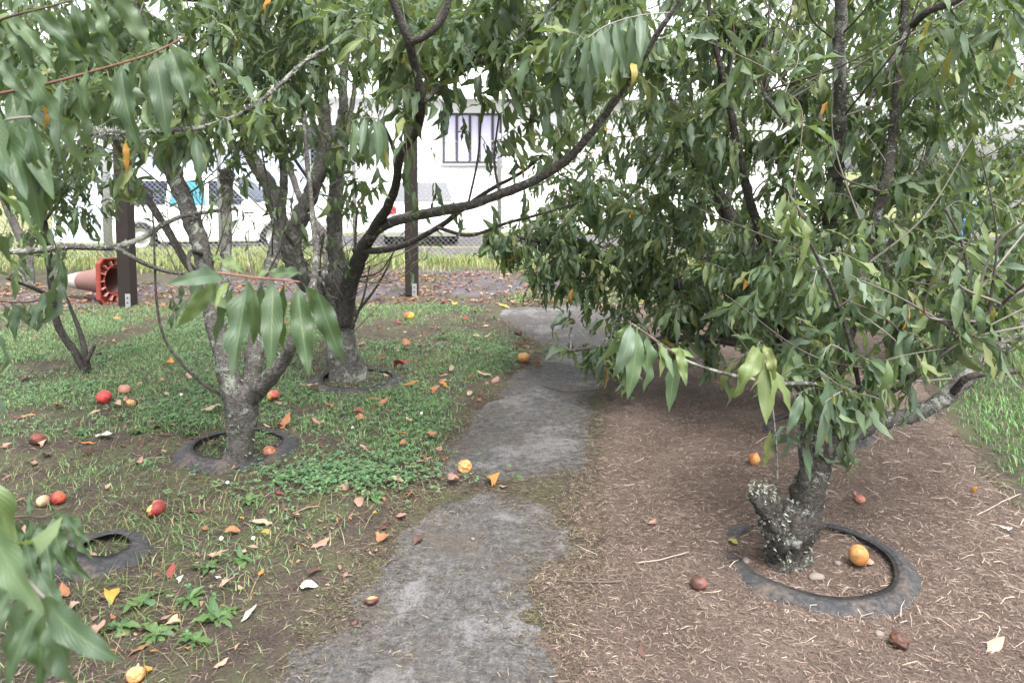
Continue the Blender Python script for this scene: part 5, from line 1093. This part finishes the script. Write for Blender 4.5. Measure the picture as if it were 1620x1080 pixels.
tx, ty = sample(LAWN, 26000, lambda x, y: (.25 + .6 * np.clip(1 - lawn_d(x, y), 0, 1)) * np.clip(.4 + 1.3 * fbm2(x, y, 1.6, 103, 3), .05, 1), (-4, 1.2, 1.5, 6.8)); acc = Acc(); tz = surf_z(tx, ty) + .026 * np.clip(lawn_d(tx, ty), 0, 1)
for i in range(min(len(tx), 4200)):
    V, Fq, U = DS[i % 10]; a = rng.uniform(0, 6.28); L = rng.uniform(.012, .042); c, s_ = math.cos(a) * L, math.sin(a) * L; v = V.reshape(8, 5, 3)[[0, 3, 5, 7]][:, [0, 2, 4]].reshape(-1, 3)
    acc.add(np.stack([v[:, 0] * c - v[:, 1] * s_ + tx[i], v[:, 0] * s_ + v[:, 1] * c + ty[i], v[:, 2] * L + tz[i] + .003], 1), q4, np.array(names[rng.choice(len(names), p=wts)]) * .75)
tag(ob('leaf_crumbs', acc.mesh('leaf_crumbs'), M_DEAD), 'small crumbs of brown dead leaf scattered through the lawn', 'leaf litter', kind='stuff')
# ------------------------------------------------------------------ fruit
M_FRUIT = None
def fruit_mat():
    t = NT('peach_skin'); at = t.n('Attribute', attribute_name='tint').outputs['Color']
    n1 = t.noise(t.coord(), 38, 6, .7); c = t.mix(t.ramp(n1, [(.5, (0, 0, 0)), (.68, (.75, .75, .75))]), at, (.12, .05, .02))
    t.principled(c, .55, .3, t.bump(t.noise(t.coord(), 160, 3), .25, .002)); return t.m
M_FRUIT = fruit_mat()
def peach(px, py, dpx, skin, blush, label, bite=None, squash=.92, rz=None, wrinkle=0.0, dz=0.0):
    p = on_ground(px, py + dpx * .42); d = math.hypot(p[1], CAMH); r = dpx * d / F / 2 * .88
    bm = bmesh.new(); bmesh.ops.create_uvsphere(bm, u_segments=28, v_segments=18, radius=1); V = np.array([v.co for v in bm.verts]); m = bpy.data.meshes.new('peach'); 
    bm.to_mesh(m); bm.free(); n = len(V)
    az = np.arctan2(V[:, 1], V[:, 0]); rr = np.hypot(V[:, 0], V[:, 1])
    rad = 1 + .05 * noise3(V * 1.4, int(px)) - .11 * np.exp(-(az / .16) ** 2) * rr - .16 * np.exp(-(rr / .28) ** 2) * (V[:, 2] > 0) + wrinkle * fbm3(V * 3.5, int(px) + 1, 3)
    col = np.array(skin) + (np.array(blush) - np.array(skin)) * sstep(.0, .55, V @ nrm(np.array([-.5, .3, .5])) + .5 * noise3(V * 1.7, int(py)))[:, None]
    flesh = None
    if bite is not None:
        bd = nrm(np.array(bite, float)); f = V @ bd; k = sstep(.35, .5, f + .12 * noise3(V * 5, 4)); rad = rad * (1 - k * (.34 + .12 * noise3(V * 4, 9))); col = col * (1 - k)[:, None] + (np.array([.55, .3, .12]) * (1 + .5 * noise3(V * 6, 3))[:, None]) * k[:, None]
    V2 = V * rad[:, None]; V2[:, 2] *= squash; V2 *= r
    m.vertices.foreach_set('co', V2.astype(np.float32).ravel()); a = m.attributes.new('tint', 'FLOAT_COLOR', 'POINT'); c4 = np.ones((n, 4), np.float32); c4[:, :3] = np.clip(col, .01, 1); a.data.foreach_set('color', c4.ravel())
    m.polygons.foreach_set('use_smooth', np.full(len(m.polygons), True)); m.update()
    o = ob('peach', m, M_FRUIT, None, (p[0], p[1], p[2] + r * squash * .86 + dz)); o.rotation_euler = (rng.uniform(-.4, .4), rng.uniform(-.4, .4), rng.uniform(0, 6.28) if rz is None else rz)
    tag(o, label, 'peach', 'fallen peaches')
YE, OR, RD, CRM, BR = (.42, .22, .075), (.31, .105, .042), (.22, .032, .035), (.31, .2, .125), (.065, .033, .026)
peach(735, 735, 26, YE, OR, 'orange pecked peach lying on the path edge beside the grass', (.3, -.9, .1), rz=0)
peach(1357, 897, 31, YE, (.4, .16, .05), 'orange peach with a brown side lying inside the right tyre', None, 1.05, dz=.01)
peach(1195, 733, 24, YE, OR, 'half eaten yellow peach on the mulch left of the right tree', (.9, -.3, -.2), rz=0)
peach(245, 804, 36, RD, (.45, .3, .2), 'large bitten red and cream peach on bare dirt', (-.8, -.5, .5), .75, 0)
peach(165, 631, 25, RD, (.5, .05, .05), 'bright red peach on the grass at left')
peach(197, 618, 20, (.3, .12, .1), (.36, .17, .13), 'pinkish brown shrivelled peach beyond the bright red one', None, .8, None, .12)
peach(92, 792, 23, RD, (.5, .08, .05), 'small red peach lying against a cream one at the left')
peach(69, 797, 21, CRM, (.6, .42, .25), 'small cream peach lying against a red one at the left')
peach(828, 566, 21, OR, YE, 'orange peach where the lawn meets the far path', None, .85)
peach(430, 626, 26, RD, (.5, .1, .08), 'red flattened peach on the lawn right of the forked trunk', (.8, .1, .4), .7)
peach(426, 718, 22, (.4, .17, .09), (.3, .1, .06), 'dull orange brown peach inside the left tyre')
peach(647, 500, 20, (.6, .4, .05), OR, 'yellow peach on the far lawn near the right timber post', None, .75)
peach(60, 696, 26, BR, (.15, .04, .035), 'dark red rotten peach on the grass at the left edge', None, .8, None, .15)
peach(208, 637, 20, (.16, .08, .06), BR, 'brown hollow peach just right of the bright red one', (0, -1, .2), .8, 0, .1)
peach(1105, 932, 27, (.16, .075, .06), BR, 'brown mummified peach on mulch left of the right tyre', None, .75, None, .12)
peach(1421, 1025, 28, BR, (.06, .03, .025), 'dark wrinkled rotten peach on mulch in the near right', None, .8, None, .3)
peach(588, 943, 23, (.2, .05, .045), BR, 'reddish brown squashed peach on the near path', (0, -.3, 1), .6, None, .25)
peach(560, 981, 13, BR, (.03, .02, .02), 'tiny black rotten fruit on the near path edge', None, .6, None, .3)
peach(215, 1068, 28, (.3, .12, .04), CRM, 'brown and cream split peach at the bottom left edge', (.2, -.8, .4), .85, 0)
peach(1360, 800, 17, (.33, .14, .1), (.3, .1, .08), 'small pinkish brown peach on mulch behind the right tyre', None, .8)
for x, y, lb in ((905, 506, 'dark rotten peach highest on the far path'), (938, 523, 'dark rotten peach in the middle of the far path'), (1003, 522, 'dark rotten peach at the right of the far path'), (820, 527, 'dark rotten peach at the left edge of the far path')):
    peach(x, y, 13, BR, (.05, .03, .025), lb, None, .8, None, .2)
peach(570, 660, 18, RD, (.36, .05, .05), 'red broken peach on the lawn nearer the path', (.3, -.6, .6), .6)

# ------------------------------------------------------------------ weeds, daisies, sticks, pebbles
def spat(k):
    r = np.random.default_rng(900 + k); V, Fq, U = leaf_shape(300 + k, 5, 7); V = V.copy(); V[:, 0] *= r.uniform(1.5, 2.0); return fastmesh('leaf', V, Fq, np.broadcast_to([(.07, .15, .055), (.09, .18, .06), (.06, .13, .06), (.11, .19, .07)][k % 4], (len(V), 3)), U)
WL = [spat(k) for k in range(8)]
for m in WL: m.materials.append(M_LEAF)
for x, y, s_, lb in ((325, 905, .055, 'broadleaf weed rosette right of the lower left tyre'), (382, 892, .05, 'upright broadleaf weed among orange leaves'), (345, 985, .06, 'broadleaf weed near the cream leaf by the path'), (300, 955, .055, 'low broadleaf weed left of the white fallen leaves'), (225, 960, .06, 'broadleaf weed beside the long yellow leaf'), (310, 1020, .05, 'broadleaf weed low near the bottom left'),
                     (395, 800, .045, 'weed clump in front of the left tyre'), (590, 792, .05, 'blue green weed at the path edge'), (440, 768, .045, 'small weed right of the left tyre'), (640, 770, .04, 'small weed beside the tan leaf at the path edge'), (300, 690, .04, 'weed just behind the left tyre'), (215, 690, .05, 'weed on the grass left of the left tyre'), (130, 690, .06, 'broad weed at the left behind the dark red peach'), (250, 1010, .06, 'weed beside the pinkish leaf at the bottom left'), (190, 1000, .06, 'tall weed behind the near leaves at bottom left'),
                     (820, 760, .03, 'small weed growing in the joint of the path')):
    p = on_ground(x, y); w = empty('weed_plant', p, lb, 'weed', 'broadleaf weeds'); nl = int(rng.integers(8, 12)); a0 = rng.uniform(0, 6)
    for k in range(nl):
        o = ob('leaf', WL[rng.integers(8)], None, w); sc = s_ * rng.uniform(.75, 1.35); o.scale = (sc, sc, sc); o.rotation_euler = (rng.uniform(.25, 1.0), 0, a0 + k * 2.4); o.location = (0, 0, .004)
M_PETAL = simple('white_petal', (.8, .8, .78), .6); M_YEL = simple('yellow_disc', (.6, .42, .03), .7)
pet = boxm('petal', -.0016, .0016, .0015, .006, -.0004, .0004); disc = lathe('disc', [(.0001, .0016), (.0022, .001), (.003, 0)], 10)
for x, y, lb in ((290, 634, 'white daisy left of the forked trunk'), (364, 775, 'white daisy in front of the left tyre'), (405, 864, 'white daisy among tan leaves'), (668, 665, 'white daisy near the path on the lawn'), (560, 688, 'white daisy on the lawn in front of the middle tree'), (355, 864, 'white daisy below orange leaves')):
    p = on_ground(x, y); f = empty('daisy', p, lb, 'daisy', 'white daisies'); f.rotation_euler = (R(35), 0, 0)
    V, Fq = tube_arrays([[0, 0, 0, .0008], [.002, 0, .02, .0007], [0, 0, .04, .0007]], 5); ob('stem', fastmesh('stem', V, Fq, np.broadcast_to((.08, .15, .04), (len(V), 3))), M_GRASS, f)
    ob('disc', disc, M_YEL, f, (0, 0, .04))
    for k in range(12): ob('petal', pet, M_PETAL, f, (0, 0, .0405)).rotation_euler = (R(8), 0, k * math.pi / 6)
for pts, r, col, lb in ([[(1008, 906), (1045, 900), (1090, 890)], .0025, (.25, .21, .175), 'pale dead stick on the mulch right of the near path'], [[(985, 934), (940, 938), (880, 930)], .0022, (.1, .08, .07), 'thin dark stick reaching over the path edge'], [[(860, 613), (900, 622), (950, 618)], .003, (.08, .06, .05), 'dark curved stick on the far path'],
                        [[(1195, 712), (1215, 700), (1230, 696)], .002, (.26, .22, .18), 'pale stick near the half eaten peach'], [[(450, 828), (480, 812), (505, 808)], .003, (.2, .15, .11), 'brown stick on the grass near tan leaves'], [[(1545, 830), (1590, 800), (1615, 790)], .002, (.3, .26, .22), 'pale straw stalk at the right edge'], [[(200, 742), (240, 730), (262, 728)], .002, (.25, .2, .17), 'pale stick on bare dirt left of the left tyre']):
    q = [on_ground(*p, dz=.006) for p in pts]; pr = catmull(np.array([[*v, r] for v in q]), .02); pr[:, 2] += .004 * np.abs(noise3(pr[:, :3] * 12, 3)); pr[-1, 3] *= .4
    V, Fq = tube_arrays(pr, 6, .2, 3, freq=90); tag(ob('stick', fastmesh('stick', V, Fq, np.broadcast_to(col, (len(V), 3))), M_TWIG), lb, 'stick', 'dead sticks')
def stone(k):
    bm = bmesh.new(); bmesh.ops.create_icosphere(bm, subdivisions=2, radius=1)
    for v in bm.verts: v.co *= 1 + .25 * float(noise3(np.array([v.co]) * 1.3, k)[0]); v.co.z *= .5
    return bm_mesh(bm, 'pebble', True)
M_STONE = simple('pale_pebble', (.19, .16, .14), .8, .3, 0, 60, .3)
for k, (x, y, s_, lb) in enumerate(((1290, 928, .024, 'flat pale stone inside the right tyre by the trunk'), (1325, 905, .014, 'small stone between the trunk and the orange peach'), (1285, 998, .011, 'small pale pebble on mulch in front of the right tyre'), (1390, 1018, .015, 'grey pebble beside the dark wrinkled peach'), (748, 853, .009, 'white pebble on the near path'), (405, 728, .02, 'pale stone inside the left tyre'), (1180, 905, .016, 'brownish stone inside the right tyre at its left'))):
    o = ob('pebble', stone(k), M_STONE, None, tuple(on_ground(x, y, s_ * .2))); o.scale = (s_, s_ * .8, s_); o.rotation_euler = (0, 0, k * 1.3); tag(o, lb, 'stone', 'small stones')

# ------------------------------------------------------------------ tell alike fallen leaves apart by their order from the left
_same = {}
for o in COL.objects:
    if o.name.startswith('fallen_leaf'): _same.setdefault(o['label'], []).append(o)
_ord = ['leftmost', 'second from left', 'third from left', 'fourth from left', 'fifth from left', 'sixth from left', 'seventh from left', 'eighth from left', 'ninth from left', 'tenth from left']
for lb, lst in _same.items():
    if len(lst) > 1:
        lst.sort(key=lambda o: proj(np.array(o.location))[0][0])
        for k, o in enumerate(lst):
            if k < 10: o['label'] = f'{lb}, {_ord[k] if k < len(lst) - 1 or k < 2 and len(lst) > 2 else "rightmost"}'
